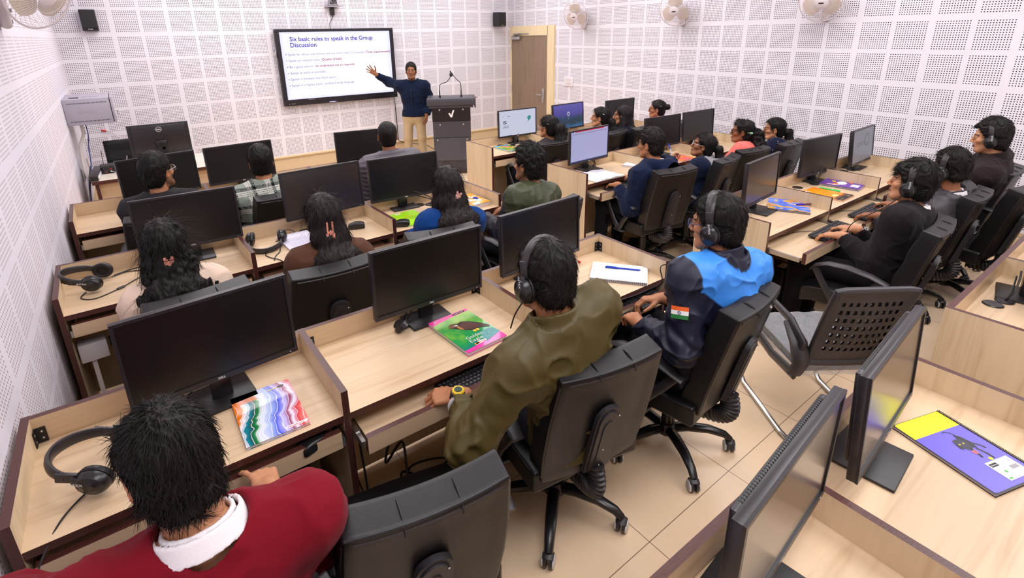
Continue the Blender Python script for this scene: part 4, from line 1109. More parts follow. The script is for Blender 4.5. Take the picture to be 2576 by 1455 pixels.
HEADS = {}
def person(key, label, head, hip, yaw, hyaw=None, pitch=0, roll=0, sex='m', skin='a', seat=.475, wr=None, wl=None, hair=('short', {}), top=None, legs=(.02, .02, .03), res=1.0,
           beard=0, glasses=None, collar=None, sw=None, stand=False, knees=None, nbo=(0, 0, 0), hairc=(.010, .0075, .0065), far=False):
    rng = np.random.RandomState(abs(hash(key)) % 1000 if False else sum(ord(c)*(i+3) for i, c in enumerate(key)) % 9973)
    yaw = R(yaw); f = V3(-math.sin(yaw), math.cos(yaw), 0); r = V3(math.cos(yaw), math.sin(yaw), 0); up = V3(0, 0, 1)
    hy = R(hyaw) if hyaw is not None else yaw
    Rh = np.array((Matrix.Rotation(hy, 3, 'Z') @ Matrix.Rotation(R(pitch), 3, 'X') @ Matrix.Rotation(R(roll), 3, 'Y')), F32)
    H = V3(*head); base = V3(hip[0], hip[1], 0)
    hz = seat+.085 if not stand else hip[2]
    Hc = V3(hip[0], hip[1], hz)
    Nb = H+Rh @ V3(0, -.030, -.11)-f*.022-up*.060+V3(*nbo)
    sw = sw or (.385 if sex == 'm' else .335)
    u = nrm(Nb-Hc); L = float(np.linalg.norm(Nb-Hc))
    fb = nrm(f-u*np.dot(f, u)); rb = np.cross(fb, u)
    B = np.stack([rb, fb, u], 1).astype(F32)
    Sc = Nb-u*.055+fb*.0
    S = {1: Sc+rb*sw*.5, -1: Sc-rb*sw*.5}
    hs = .93 if sex == 'f' else 1.0
    def default_w(s): return dict(w=Hc+f*.36+r*s*.10+up*(.73-hz), d=f*.95-r*s*.25-up*.15, n=up, c=.35)
    WR = {1: wr or default_w(1), -1: wl or default_w(-1)}
    EL = {}
    for s in (1, -1):
        W = np.asarray(WR[s]['w'], F32); v = W-S[s]; dl = float(np.linalg.norm(v)); l1, l2 = (.285, .255) if sex == 'm' else (.265, .24)
        if dl > (l1+l2)*.985: k = dl/((l1+l2)*.985); l1 *= k; l2 *= k
        a = (l1*l1-l2*l2+dl*dl)/(2*dl); hh = math.sqrt(max(0, l1*l1-a*a)); n_ = v/dl
        hint = WR[s].get('e'); hint = V3(*hint) if hint is not None else (-up*.9+r*s*.22-f*.35)
        hp = nrm(hint-n_*np.dot(hint, n_)); EL[s] = S[s]+n_*a+hp*hh; WR[s]['w'] = W
    root = thing('person', label, 'person', tuple(base), 0, 'people in the class' if not stand else None)
    loc = lambda Vt: Vt-base
    # --- head + neck
    neckA = H+Rh @ V3(0, -.022, -.05); rn = .053 if sex == 'm' else .045
    hloc = lambda Q: ((Q-H) @ Rh)/hs
    hd = .003*res
    def f_head(Q):
        D = head_sdf(hloc(Q), sex)*hs
        D = smin(D, cap(Q, neckA, Nb-u*.03, rn, rn+.008), .022)
        return D
    lo = np.minimum(H-.135, Nb-.08); hi = np.maximum(H+.14, Nb+.08)
    Vh, Qh = polygonize(f_head, lo, hi, hd)
    VV = [Vh]; QQ = [Qh]; CC = [head_color(hloc(Vh), SK[skin], sex, beard)]
    nv = len(Vh)
    # --- hands
    for s in (1, -1):
        w = WR[s]
        if w.get('hide'): continue
        d, n = nrm(w['d']), nrm(w['n']); fa = nrm(w['w']-EL[s])
        def f_hand(Q):
            k = .97 if sex == 'm' else .88
            D = hand_sdf((Q-w['w'])/k, V3(0, 0, 0), d, n, s, w.get('c', .4), w.get('sp', 1.0), w.get('th', .5))*k
            return smin(D, cap(Q, w['w']-fa*.10, w['w']-fa*.005, .031*k, .026*k), .015)
        c0 = w['w']+d*.07
        Va, Qa = polygonize(f_hand, c0-.155, c0+.155, .0026*res)
        VV.append(Va); QQ.append(Qa+nv); nv += len(Va)
        cc = np.tile(np.array(SK[skin][:3], F32), (len(Va), 1)); CC.append(cc)
    # --- hidden core of the body
    def torso(Q, t):
        D = ell(Q, Hc-u*.0, (.165+t, .118+t, .125+t), B)
        D = smin(D, ell(Q, Hc+u*L*.33-fb*.012, (.142+t, .098+t, .17+t), B), .06)
        D = smin(D, ell(Q, Hc+u*L*.66-fb*.008, (.158*sw/.385+t, .112+t, .17+t), B), .06)
        D = smin(D, cap(Q, S[1]-rb*.02, S[-1]+rb*.02, .052+t, .052+t), .07)
        D = smin(D, cap(Q, Nb+u*.015, S[1]*.75+Nb*.25-u*.005, .045+t*.6, .045+t*.6), .05)
        D = smin(D, cap(Q, Nb+u*.015, S[-1]*.75+Nb*.25-u*.005, .045+t*.6, .045+t*.6), .05)
        return D
    def legs_sdf(Q, t, only=None):
        D = None
        for s in (1, -1):
            hj = Hc+r*s*.085-up*.02
            if stand: kn = V3(*knees[s][0]); an = V3(*knees[s][1])
            else:
                kn = Hc+f*.41+r*s*.13; kn[2] = .515; an = kn+f*.02; an[2] = .10
                if knees: kn, an = V3(*knees[s][0]), V3(*knees[s][1])
            d = smin(cap(Q, hj, kn, .078+t, .054+t), cap(Q, kn, an, .052+t, .036+t*1.3), .03)
            D = d if D is None else smin(D, d, .02)
        return D
    def f_core(Q):
        D = torso(Q, -.012)
        for s in (1, -1): D = smin(D, smin(cap(Q, S[s], EL[s], .040, .034), cap(Q, EL[s], WR[s]['w'], .033, .022), .02), .03)
        return smin(D, legs_sdf(Q, -.008), .04)
    pts = [Hc, Nb, S[1], S[-1], EL[1], EL[-1], WR[1]['w'], WR[-1]['w'], Hc+f*.5, Hc-up*(hz-.05)]
    lo = np.min(pts, 0)-.17; hi = np.max(pts, 0)+.17; lo[2] = max(0.04, lo[2])
    Va, Qa = polygonize(f_core, lo, hi, .022)
    VV.append(Va); QQ.append(Qa+nv); CC.append(np.tile(np.array(SK[skin][:3], F32), (len(Va), 1)))
    mesh_np('body', loc(np.concatenate(VV)), np.concatenate(QQ), M_skin, root, np.concatenate(CC))
    # --- upper garment
    T = dict(t=.022, kind='cloth', col=(.02, .02, .03), sleeve=1.0, hem=-.10, neck=.068, stand=0, fold=.006, h=.008, cuffr=.041)
    T.update(top or {})
    t = T['t']
    cuff = {s: WR[s]['w']+(EL[s]-WR[s]['w'])*T.get('cuff', .06) for s in (1, -1)}
    hemz = Hc[2]+T['hem']
    def f_top(Q):
        D = torso(Q, t)
        if T.get('rib') :
            D = D+.0085*np.abs(np.sin(((Q-Nb) @ u)*PI/.042)) - .006
        for s in (1, -1):
            ua = cap(Q, S[s]-rb*s*.012, EL[s], .049+t, .042+t); fd = nrm(EL[s]-cuff[s])
            fo = cap(Q, EL[s], cuff[s]-fd*.02, .043+t, T['cuffr'])
            fo = smax(fo, -((Q-cuff[s]) @ fd), .004)
            ar = smin(ua, fo, .03)
            if T.get('rib'): 
                k = np.minimum(np.linalg.norm(Q-EL[s], axis=1), 1); ar = ar+.009*np.abs(np.sin(((Q-S[s]) @ nrm(EL[s]-S[s]))*PI/.045))-.006
            D = smin(D, ar, .06)
            fo_ = T['fold']
            dE = np.linalg.norm(Q-EL[s], axis=1); ax = nrm(WR[s]['w']-S[s])
            D = D+fo_*1.0*np.exp(-(dE/.10)**2)*np.sin(((Q-EL[s]) @ ax)*120+noise3(Q*16)*5)
            dW = np.linalg.norm(Q-cuff[s], axis=1); D = D+fo_*.5*np.exp(-(dW/.06)**2)*np.sin(((Q-cuff[s]) @ fd)*230)
        g = noise3(Q*V3(9, 9, 5)+rng_off)*.6+noise3(Q*V3(24, 24, 11)+rng_off)*.3
        D = D+T['fold']*1.6*(g-.45)
        wq = Q+.03*(noise3(Q*11+rng_off)[:, None]-.5)
        rg = 1-np.abs(2*noise3(wq*V3(8, 8, 13)+rng_off+3)-1); rg2 = 1-np.abs(2*noise3(wq*V3(17, 17, 9)+rng_off+7)-1)
        D = D-T['fold']*(1.5*rg**4+.8*rg2**4-.5)
        if T.get('hood'):
            hd_ = T['hood']
            hb = smin(cap(Q, Nb+r*.085+f*.06+up*.0, Nb+r*.11-f*.045+up*.025, .034, .044), cap(Q, Nb-r*.085+f*.06+up*.0, Nb-r*.11-f*.045+up*.025, .034, .044), .03)
            hb = smin(hb, cap(Q, Nb+r*.11-f*.045+up*.025, Nb-f*.125+up*.01, .044, .055), .04); hb = smin(hb, cap(Q, Nb-r*.11-f*.045+up*.025, Nb-f*.125+up*.01, .044, .055), .04)
            hb = smin(hb, ell(Q, Nb-f*.15-up*.06, (.14, .07, .10), np.stack([r, f, up], 1)), .05)
            D = smin(D, hb, .015)
        D = smax(D, -cap(Q, Nb+u*.0, Nb+u*.3, T['neck'], T['neck']+.06), .006)
        if T['stand']:
            nd = nrm(neckA-Nb); a = (Q-Nb) @ nd; rad = np.linalg.norm(Q-Nb-a[:, None]*nd, axis=1)
            ring = smax(np.abs(rad-(T['neck']+.006+.12*np.clip(a-.02, 0, .1)))-.0075, np.abs(a-T['stand']*.5+.005)-(T['stand']*.5+.012), .004)
            D = smin(D, ring, .010)
        D = smax(D, hemz-Q[:, 2], .006)
        return D
    rng_off = rng.rand(3).astype(F32)*20
    pts = [Nb, S[1], S[-1], EL[1], EL[-1], cuff[1], cuff[-1], Hc]
    lo = np.min(pts, 0)-.16; hi = np.max(pts, 0)+.16; lo[2] = max(lo[2], hemz-.02); hi[2] = max(Nb[2]+.13, hi[2]-.05)
    Vt, Qt = polygonize(f_top, lo, hi, T['h']*max(1, res*.8), .02)
    cf = T['col']
    ctx = dict(Nb=Nb, u=u, rb=rb, fb=fb, S=S, EL=EL, W=WR, Hc=Hc, r=r, f=f)
    colr = cf(Vt, ctx) if callable(cf) else np.tile(np.array(cf[:3], F32), (len(Vt), 1))
    go = mesh_np(T.get('name', 'jacket'), loc(Vt), Qt, M_nylon if T['kind'] == 'nylon' else M_cloth, root, colr)
    # --- trousers and shoes
    def f_leg(Q):
        D = smin(legs_sdf(Q, .014), ell(Q, Hc-u*.02, (.175, .128, .12), B), .05)
        D = D+.010*(noise3(Q*V3(14, 14, 8)+rng_off)-.5)
        if stand: D = smax(D, Q[:, 2]-(Hc[2]+.10), .004)
        return smax(D, .085-Q[:, 2], .004)
    P2 = [Hc, Hc+f*.48+r*.15, Hc+f*.48-r*.15, Hc-up*hz] if not stand else [Hc, V3(*knees[1][1]), V3(*knees[-1][1])]
    lo = np.min(P2, 0)-.2; hi = np.max(P2, 0)+.2; lo[2] = .07
    Vt, Qt = polygonize(f_leg, lo, hi, .012)
    mesh_np('trousers', loc(Vt), Qt, M_cloth, root, np.tile(np.array(legs[:3], F32), (len(Vt), 1)))
    for s in (1, -1):
        if stand: an = V3(*knees[s][1])
        elif knees: an = V3(*knees[s][1])
        else: an = Hc+f*.43+r*s*.13
        an = an.copy(); an[2] = 0
        def f_shoe(Q):
            D = smin(cap(Q, an-f*.045+up*.045, an+f*.12+up*.036, .040, .034), cap(Q, an-f*.01+up*.06, an+up*.09, .042, .043), .03)
            return smax(D, -(Q[:, 2]-.002), .004)
        Vt, Qt = polygonize(f_shoe, an+V3(-.22, -.22, -.01), an+V3(.22, .22, .15), .009)
        mesh_np('shoe', loc(Vt), Qt, M_nylon, root, np.tile(np.array((.008, .007, .008), F32), (len(Vt), 1)))
    # --- shirt collar
    if collar:
        nd = nrm(neckA-Nb); nd = nrm(nd*.8+u*.35)
        def f_col(Q):
            a = (Q-Nb) @ nd; rad = np.linalg.norm(Q-Nb-a[:, None]*nd, axis=1)
            R0 = T['neck']-.006
            D = smax(np.abs(rad-R0+.10*np.clip(a, 0, 1))-.005, np.abs(a-.022)-.026, .003)
            D2 = smax(np.abs(rad-(R0+.010+.25*np.clip(.045-a, 0, .1)))-.0045, np.abs(a-.026)-.021, .003)
            D = np.minimum(D, D2)
            v = (Q-Nb) @ f
            return smax(D, v-.055, .004)
        Vt, Qt = polygonize(f_col, Nb-.12, Nb+.13, .0045)
        mesh_np('shirt_collar', loc(Vt), Qt, M_cloth, root, np.tile(np.array(collar[:3], F32), (len(Vt), 1)))
    # --- hair
    st, hp = hair
    hh_ = hp.get('h', .0034)*max(1, res)
    e = hp.get('e', .004); topv = hp.get('top', .0); amp = hp.get('amp', .004)
    kind = 'radial' if st == 'short' else 'long'
    back = -f
    G = np.stack([r, f, up], 1)
    def flatcap(Q, a, b, ra, rb_, k=2.0):
        q = (Q-Nb) @ G; q = q*V3(1/k, 1, 1)
        A = ((a-Nb) @ G)*V3(1/k, 1, 1); Bq = ((b-Nb) @ G)*V3(1/k, 1, 1)
        return cap(q, A, Bq, ra, rb_)
    hl = lambda x, y, z: H+Rh @ (V3(x, y, z)*hs)
    def f_hair(Q):
        q = hloc(Q)
        D = hair_common(q, e, topv, hp.get('nape', -.10), hp.get('front', .035), hp.get('slope', .55), hp.get('ear', True), hp.get('low', .06))*hs
        if hp.get('fringe'):
            for (a, b, rr) in hp['fringe']: D = smin(D, cap(q, a, b, rr, rr*.6), .015)
        if st == 'long':
            w = hp.get('w', 1.0); ln = hp.get('len', .34)
            a0, a1 = hl(0, -.075, .02), hl(0, -.085, -.08)
            a2 = Nb+back*.085-up*.02; a3 = Nb+back*(.125+hp.get('out', 0))-up*(ln*.5); a4 = Nb+back*(.13+hp.get('out', 0))-up*ln
            d = flatcap(Q, a0, a1, .050, .050, 1.5); d = smin(d, flatcap(Q, a1, a2, .050, .052, 1.5*w), .04)
            d = smin(d, flatcap(Q, a2, a3, .050, .048, 2.2*w), .05); d = smin(d, flatcap(Q, a3, a4, .046, .026, 2.2*w), .04)
            if hp.get('sides'):
                for s in (1, -1):
                    if hp['sides'] in (s, 2):
                        d = smin(d, cap(Q, hl(.07*s, -.02, -.03), Nb+r*s*.10+f*.0-up*.03, .03, .04), .03); d = smin(d, cap(Q, Nb+r*s*.10-up*.03, Nb+r*s*.13+f*.06-up*.20, .04, .03), .03)
            D = smin(D, d, .03)
        if st == 'pony':
            lt = hp.get('len', .22); a0 = hl(0, -.10, hp.get('pz', .01)); a1 = a0+Rh @ V3(0, -.05, -.015); a2 = a1+back*.02-up*lt*.5; a3 = a1+back*.0-up*lt
            pr = hp.get('r', .026)
            D = smin(D, cap(Q, a0, a1, pr*.8, pr), .012); D = smin(D, cap(Q, a1, a2, pr, pr*1.25), .02); D = smin(D, cap(Q, a2, a3, pr*1.25, pr*.5), .02)
        if st == 'bun':
            D = smin(D, ell(Q, hl(0, -.135, .035), (.036, .036, .036)), .006)
        q2 = hloc(Q) if kind == 'radial' or hp.get('rad') else (Q-H) @ G
        D = D+hair_noise(q2, amp, kind, hp.get('f', 1.0))
        if hp.get('curl'): D = D+hp['curl']*(noise3(Q*45)-.5)*2
        return D
    lo = H-.17; hi = H+.17
    if st == 'long': lo = np.minimum(lo, Nb-up*(hp.get('len', .34)+.08)-.26*np.abs(r)-.26*np.abs(f)); lo[2] = min(lo[2], Nb[2]-hp.get('len', .34)-.07); hi = np.maximum(hi, Nb+.2*np.abs(r)+.1); lo = np.minimum(lo, Nb+back*.24); 
    if st in ('pony', 'bun'): lo = np.minimum(lo, H+back*.26-.03); lo[2] = min(lo[2], H[2]-hp.get('len', .22)-.12); hi = np.maximum(hi, H+back*.26)
    Va, Qa = polygonize(f_hair, lo, hi, hh_, .012)
    N = vnormals(Va, Qa)
    crown = hl(hp.get('cx', 0), -.055, .12)
    if kind == 'radial': flow = lambda p, n: (p-crown)+up*(-.02)
    else: flow = lambda p, n: np.where((p[:, 2:3] > H[2]), (p-crown), np.tile(-up, (len(p), 1))-.0)
    ns = int(hp.get('n', 700)); 
    Vs, Qs = strands(Va, N, flow, ns, hp.get('L', .028), hp.get('sr', .0011), hp.get('lift', .12), rng, hp.get('wave', 0), 6, 4.5 if kind == 'radial' else 2.0, hp.get('jit', .16))
    hc = np.array(hairc[:3], F32)
    ca = np.tile(hc, (len(Va), 1))*(.7+.6*noise3(hloc(Va)*60))[:, None]
    if hp.get('tip'): 
        m = np.clip((Nb[2]+.02-Va[:, 2])/.2, 0, 1)[:, None]; ca = ca*(1-m)+np.array(hp['tip'], F32)*m*(.6+.8*noise3(Va*V3(70, 70, 9)))[:, None]
    cs = np.tile(hc*1.25, (len(Vs), 1))
    mesh_np('hair', loc(np.concatenate([Va, Vs])), np.concatenate([Qa, Qs+len(Va)]), M_hair, root, np.concatenate([ca, cs]))
    # --- spectacles
    if glasses:
        mb = MB()
        HM = Matrix(np.array(Rh*hs).tolist()).to_4x4(); HM.translation = Vector((H-base).tolist())
        gw = .0013
        for s in (1, -1):
            ring = [(s*.034+.024*math.cos(a), .096-.06*abs(.024*math.cos(a)*s+.0)**1, .004+.021*math.sin(a)) for a in [i*PI/14 for i in range(29)]]
            mb.tube(ring, gw*1.1, 6, 0, HM, False)
            mb.tube([(s*.058, .092, .010), (s*.074, .05, .012), (s*.080, .0, .012), (s*.081, -.02, .0)], gw*1.1, 6, 0, HM)
            mb.add([ring[i] for i in range(28)], [tuple(range(28))], 1, HM)
        mb.tube([(-.011, .097, .008), (0, .1, .012), (.011, .097, .008)], gw, 6, 0, HM)
        mb.build('spectacles', [glasses, M_lens], root)
    HEADS[key] = dict(H=H, Rh=Rh, hs=hs, ctx=ctx, root=root, base=base, cuff=cuff)
    return root
# ------------------------------------------------------------------ people
def c3(r, g, b): return srgb(r, g, b)[:3]
NAVY, BLACKC = c3(20, 25, 48), c3(26, 22, 25)
WHITE = c3(236, 230, 232)
DK = c3(26, 25, 32)
def yoke(V, c):
    d = V-c['Nb']; a = d @ c['u']; x = np.abs(d @ c['rb']); y = d @ c['fb']
    out = np.tile(np.array(c3(22, 24, 44), F32), (len(V), 1))
    rad = np.sqrt(x*x+y*y); v = np.minimum(np.minimum(a+.075+.13*np.clip(1-x/.21, 0, 1), .225-x), np.maximum(rad-.10, -.005-a))
    m = np.clip(v/.006+.5, 0, 1)[:, None]; out = out*(1-m)+np.array(c3(62, 140, 232), F32)*m
    return out
def plaid(V, c):
    d = V-c['Nb']; x = d @ c['rb']; z = d @ c['u']
    arm = np.abs(x) > .19
    out = np.tile(np.array(c3(140, 150, 140), F32), (len(V), 1))
    px = np.mod(x+.02, .13); pz = np.mod(z+.04, .13)
    bx, bz = px < .042, pz < .042
    dx = (px > .042) & (px < .064); dz = (pz > .042) & (pz < .064)
    out[bx] = np.array(c3(205, 204, 196)); out[bz] = np.array(c3(200, 200, 190))
    st = (np.mod(px, .013) < .004) & bx; out[st] = np.array(c3(150, 150, 140))
    st = (np.mod(pz, .013) < .004) & bz; out[st] = np.array(c3(120, 124, 118))
    dk = (dx ^ dz); out[dk & (np.mod((x+z), .008) < .005)] = np.array(c3(40, 42, 42)); out[dx & dz] = np.array(c3(16, 16, 18))
    return out
def dots(V, c):
    out = np.tile(np.array(c3(24, 27, 50), F32), (len(V), 1)); n = noise3(V*70); out[n > .86] = np.array((.6, .6, .65)); return out
def greenj(V, c):
    out = np.tile(np.array(c3(62, 66, 44), F32), (len(V), 1)); d = V-c['Nb']
    m = (d @ c['fb'] > .035) & (d @ c['u'] < -.02); out[m] = np.array(c3(34, 32, 44)); return out
def two(base, front, lim=.06):
    def fn(V, c):
        out = np.tile(np.array(base, F32), (len(V), 1)); d = V-c['Nb']; return out
    return fn
HNDK = lambda w, d=(0, 1, -.22), c=.45, n=(0, .2, 1), **k: dict(w=w, d=d, n=n, c=c, **k)

person('red', 'person in a maroon sweater with white collar, back of the head at lower left', (.43, -7.19, 1.205), (.40, -7.24), 3, 8, -14, -6,
       wr=HNDK((.625, -6.88, .742), (-.08, .95, -.05), (.25, .8, .95, 1.0), (.1, .10, 1), e=(.35, .0, -1), sp=1.5, th=.9), wl=dict(w=V3(.14, -7.13, .66), d=(.2, -.2, -.9), n=(-1, 0, 0), c=.4, e=(-.6, 1, -.1)), skin='c', sw=.44, nbo=(0, -.01, .012),
       hair=('short', dict(e=.003, top=.004, amp=.007, n=8000, L=.030, lift=.12, sr=.0011, nape=-.105, low=.066, cx=.02, h=.0025, jit=.16)), collar=WHITE, legs=DK,
       top=dict(name='sweater', col=c3(118, 14, 30), t=.020, fold=.006, h=.0065, cuff=.16, neck=.074, cuffr=.044))
person('olive', 'person in an olive green jacket wearing headphones, seen from behind at the centre', (1.555, -7.01, 1.21), (1.69, -7.03), 2, 4, -8, 3,
       wr=HNDK((1.86, -6.72, .72)), wl=HNDK((1.295, -6.835, .735), (-.78, .6, -.12), .9, (-.1, -.15, 1), e=(-.6, -.7, -.5)), skin='a', sw=.41, beard=0, nbo=(0, 0, .014),
       hair=('short', dict(e=.010, top=.008, amp=.004, n=3600, L=.03, lift=.10, nape=-.10, h=.0028)), legs=DK,
       top=dict(name='jacket', col=c3(78, 66, 30), t=.028, kind='nylon', stand=.042, fold=.009, h=.0068, cuff=.24, hem=-.12, cuffr=.047))
person('bluej', 'person in a navy jacket with light blue shoulder yoke and flag patch, wearing headphones', (2.475, -7.06, 1.21), (2.42, -7.09), -8, 16, -6, 0,
       wl=HNDK((2.215, -6.90, .745), (.45, .85, -.12), .75, (0, .2, 1)), wr=HNDK((2.47, -6.83, .755), (-.72, .62, -.1), .85, (.1, .3, 1)), skin='a', sw=.42, nbo=(0, 0, .008), glasses=mat('blue_frame', srgb(30, 70, 130), .3),
       hair=('short', dict(e=.011, top=.008, amp=.004, n=3200, L=.034, lift=.1, nape=-.102, h=.0028, low=.055)), legs=DK,
       top=dict(name='jacket', col=yoke, t=.028, kind='nylon', stand=.06, fold=.008, h=.0045, cuff=.12, hem=-.12, cuffr=.046))
person('claw', 'person with long wavy black hair gathered by a small pink claw clip', (.52, -5.50, 1.09), (.55, -5.58), 2, 0, -4, 0, 'f', 'c',
       hair=('long', dict(e=.012, top=.006, amp=.009, w=1.28, len=.30, sides=2, n=5200, L=.10, lift=.05, wave=.010, sr=.0011, h=.0034, curl=.006, jit=.09, out=-.01)), legs=DK,
       top=dict(name='top', col=c3(222, 196, 176), t=.022, fold=.006))
person('brown', 'person in a brown top with long straight hair and a large pink claw clip', (1.235, -5.60, 1.10), (1.20, -5.66), 0, -6, -4, -3, 'f', 'b',
       hair=('long', dict(e=.013, top=.010, amp=.005, w=1.12, len=.37, sides=1, n=3600, L=.10, lift=.08, wave=.003, sr=.001, h=.0032, out=.0)), hairc=(.016, .011, .010), legs=DK,
       top=dict(name='top', col=c3(84, 54, 40), t=.024, fold=.006))
person('blueg', 'person in a bright blue top with brown-tipped hair and a pale pink claw clip', (2.04, -5.50, 1.105), (1.99, -5.57), -4, -8, -6, 0, 'f', 'a',
       hair=('long', dict(e=.012, top=.006, amp=.006, w=1.2, len=.27, sides=2, n=3600, L=.09, lift=.12, wave=.006, sr=.001, h=.0034, tip=(.05, .020, .013))), hairc=(.015, .010, .009), legs=DK,
       top=dict(name='top', col=c3(14, 56, 116), t=.024, fold=.006))
person('green', 'person in a dark green jacket sitting at the aisle end of the second row', (2.725, -5.45, 1.13), (2.68, -5.56), 14, 20, 0, 0, skin='a', beard=.5, sw=.41,
       hair=('short', dict(e=.015, top=.020, amp=.008, n=3000, L=.034, lift=.3, curl=.006, nape=-.10, h=.0034)), legs=DK,
       top=dict(name='jacket', col=greenj, t=.028, kind='nylon', stand=.035, fold=.007, hem=-.12))
person('glasses', 'person in dark grey with round spectacles near the left wall, head turned right', (.595, -4.10, 1.15), (.58, -4.2), -12, -46, 4, 0, skin='a', beard=.6, glasses=M_steel,
       hair=('short', dict(e=.010, top=.014, amp=.005, n=2200, L=.03, lift=.15, nape=-.10)), legs=DK, res=1.2, top=dict(name='jacket', col=c3(44, 42, 44), t=.022, stand=.03))
person('plaid', 'person in a green and white plaid sweater with a pale collar', (1.25, -4.10, 1.12), (1.27, -4.2), 0, -10, 2, -2, skin='a',
       hair=('short', dict(e=.007, top=.012, amp=.004, n=2000, L=.026, lift=.12, nape=-.09, low=.055)), collar=c3(232, 214, 214), legs=DK, res=1.2, sw=.42,
       top=dict(name='sweater', col=plaid, t=.026, h=.0048, fold=.005))
person('puffer', 'person in a grey quilted puffer jacket with very short hair', (2.30, -4.05, 1.18), (2.30, -4.15), -4, -22, 2, 0, skin='b',
       hair=('short', dict(e=.003, top=.004, amp=.003, n=1600, L=.012, lift=.2, nape=-.085, low=.05)), legs=DK, res=1.2, sw=.42,
       top=dict(name='puffer_jacket', col=c3(88, 82, 90), t=.034, kind='nylon', stand=.05, rib=True, fold=.003))
far = dict(res=1.5)
person('r1a', 'person in charcoal with clear spectacles and a long bushy ponytail', (4.11, -4.05, 1.05), (4.09, -4.1), 10, 20, 0, 0, 'f', 'a', glasses=mat('clear_frame', srgb(205, 205, 210), .2),
       hair=('pony', dict(e=.010, top=.006, amp=.006, r=.052, len=.24, n=2400, L=.05, lift=.2, wave=.008, sr=.0013)), legs=DK, top=dict(name='jacket', col=c3(52, 48, 52), t=.024, stand=.03), **far)
person('r1b', 'person with a white collar and low ponytail in profile, farthest right row', (4.93, -4.0, 1.065), (4.88, -4.08), 24, 40, 2, 0, 'f', 'c', 
       hair=('pony', dict(e=.010, amp=.005, r=.040, len=.20, pz=-.03, n=1500, L=.05, lift=.15, sr=.0013)), collar=WHITE, legs=DK, top=dict(name='cardigan', col=c3(20, 22, 40), t=.022), **far)
person('r1c', 'person with very long straight hair in navy, farthest right row', (5.30, -4.0, 1.05), (5.33, -4.07), 22, 38, 0, 0, 'f', 'c',
       hair=('long', dict(e=.010, amp=.004, w=.9, len=.34, sides=-1, n=1500, L=.08, lift=.08, sr=.0013)), hairc=(.014, .009, .010), legs=DK, top=dict(name='cardigan', col=c3(19, 22, 44), t=.022), **far)
person('r1d', 'person in bright pink with a hair bun and spectacles by the right wall', (5.96, -3.98, 1.06), (5.98, -4.1), 22, 38, 0, 0, 'f', 'a', glasses=M_dark,
       hair=('bun', dict(e=.008, amp=.003, n=900, L=.03, lift=.1, sr=.0013)), legs=DK, top=dict(name='top', col=c3(226, 50, 150), t=.024, stand=.02), **far)
person('hoodie', 'person in a navy hooded sweatshirt typing, dark spectacles', (4.03, -5.45, 1.10), (4.05, -5.50), 6, 14, -4, 0, skin='a', glasses=M_dark, seat=.46,
       wl=HNDK((3.845, -5.285, .745), (.25, .95, -.2), .55), hair=('short', dict(e=.010, top=.014, amp=.005, n=2600, L=.03, lift=.18, nape=-.10)), collar=WHITE, legs=DK, res=1.2, sw=.42,
       top=dict(name='hoodie', col=c3(18, 27, 54), t=.03, hood=True, fold=.008, cuff=.08))
person('pen', 'person in a navy hoodie with grey hood lining, holding a pen up near the face', (4.75, -5.47, .995), (4.66, -5.54), 22, 34, 12, 0, 'f', 'b', glasses=M_steel, seat=.44,
       wl=dict(w=V3(4.60, -5.27, .80), d=(.18, .25, .9), n=(-.85, .35, .1), c=(.9, 1.2, 1.35, 1.4), e=(-.6, -.6, -.6), th=.9),
       hair=('pony', dict(e=.009, amp=.004, r=.032, len=.20, pz=.02, n=1800, L=.04, lift=.12, sr=.0012)), legs=DK, res=1.15,
       top=dict(name='hoodie', col=lambda V, c: np.where((((V-c['Nb']) @ c['fb'] < -.02) & ((V-c['Nb']) @ c['u'] > -.035) & (np.abs((V-c['Nb']) @ c['rb']) < .15))[:, None], np.array(c3(150, 146, 152), F32), np.array(c3(18, 26, 48), F32)), t=.026, hood=True, cuff=.08))
person('salmon', 'person in a salmon pink sweater with a curly ponytail and a small green bow', (5.40, -5.45, 1.045), (5.28, -5.50), 26, 34, 0, 0, 'f', 'b', glasses=M_dark, seat=.46,
       hair=('pony', dict(e=.010, amp=.005, r=.055, len=.22, pz=-.01, n=2200, L=.045, lift=.3, wave=.012, curl=.012, sr=.0013)), collar=WHITE, legs=c3(220, 205, 205), res=1.3, top=dict(name='sweater', col=c3(232, 112, 104), t=.024))
person('polka', 'person in a dotted navy jacket with tan fur hood trim', (5.95, -5.48, 1.01), (5.82, -5.53), 28, 36, -2, 0, 'f', 'c', glasses=M_dark, seat=.45,
       hair=('pony', dict(e=.009, amp=.004, r=.036, len=.20, pz=-.02, n=1500, L=.05, lift=.1, sr=.0013)), legs=DK, res=1.3, top=dict(name='jacket', col=dots, t=.028, hood=True))
person('blazer', 'person in a black blazer with headphones, in profile, typing on the nearer keyboard', (4.22, -7.215, 1.12), (4.13, -7.20), 2, 8, 4, 0, skin='c', beard=.12,
       wl=HNDK((4.06, -6.965, .745), (.1, .95, -.2), .45), wr=HNDK((4.26, -6.965, .745), (.1, .95, -.15), .5), sw=.41,
       hair=('short', dict(e=.012, top=.016, amp=.007, n=3000, L=.036, lift=.25, nape=-.10, fringe=[((.0, .06, .10), (.03, .085, .06), .018), ((-.03, .06, .095), (-.045, .075, .05), .016)], h=.0032)), collar=WHITE, legs=BLACKC,
       top=dict(name='blazer', col=c3(30, 25, 28), t=.024, stand=.02, fold=.006, cuff=.10))
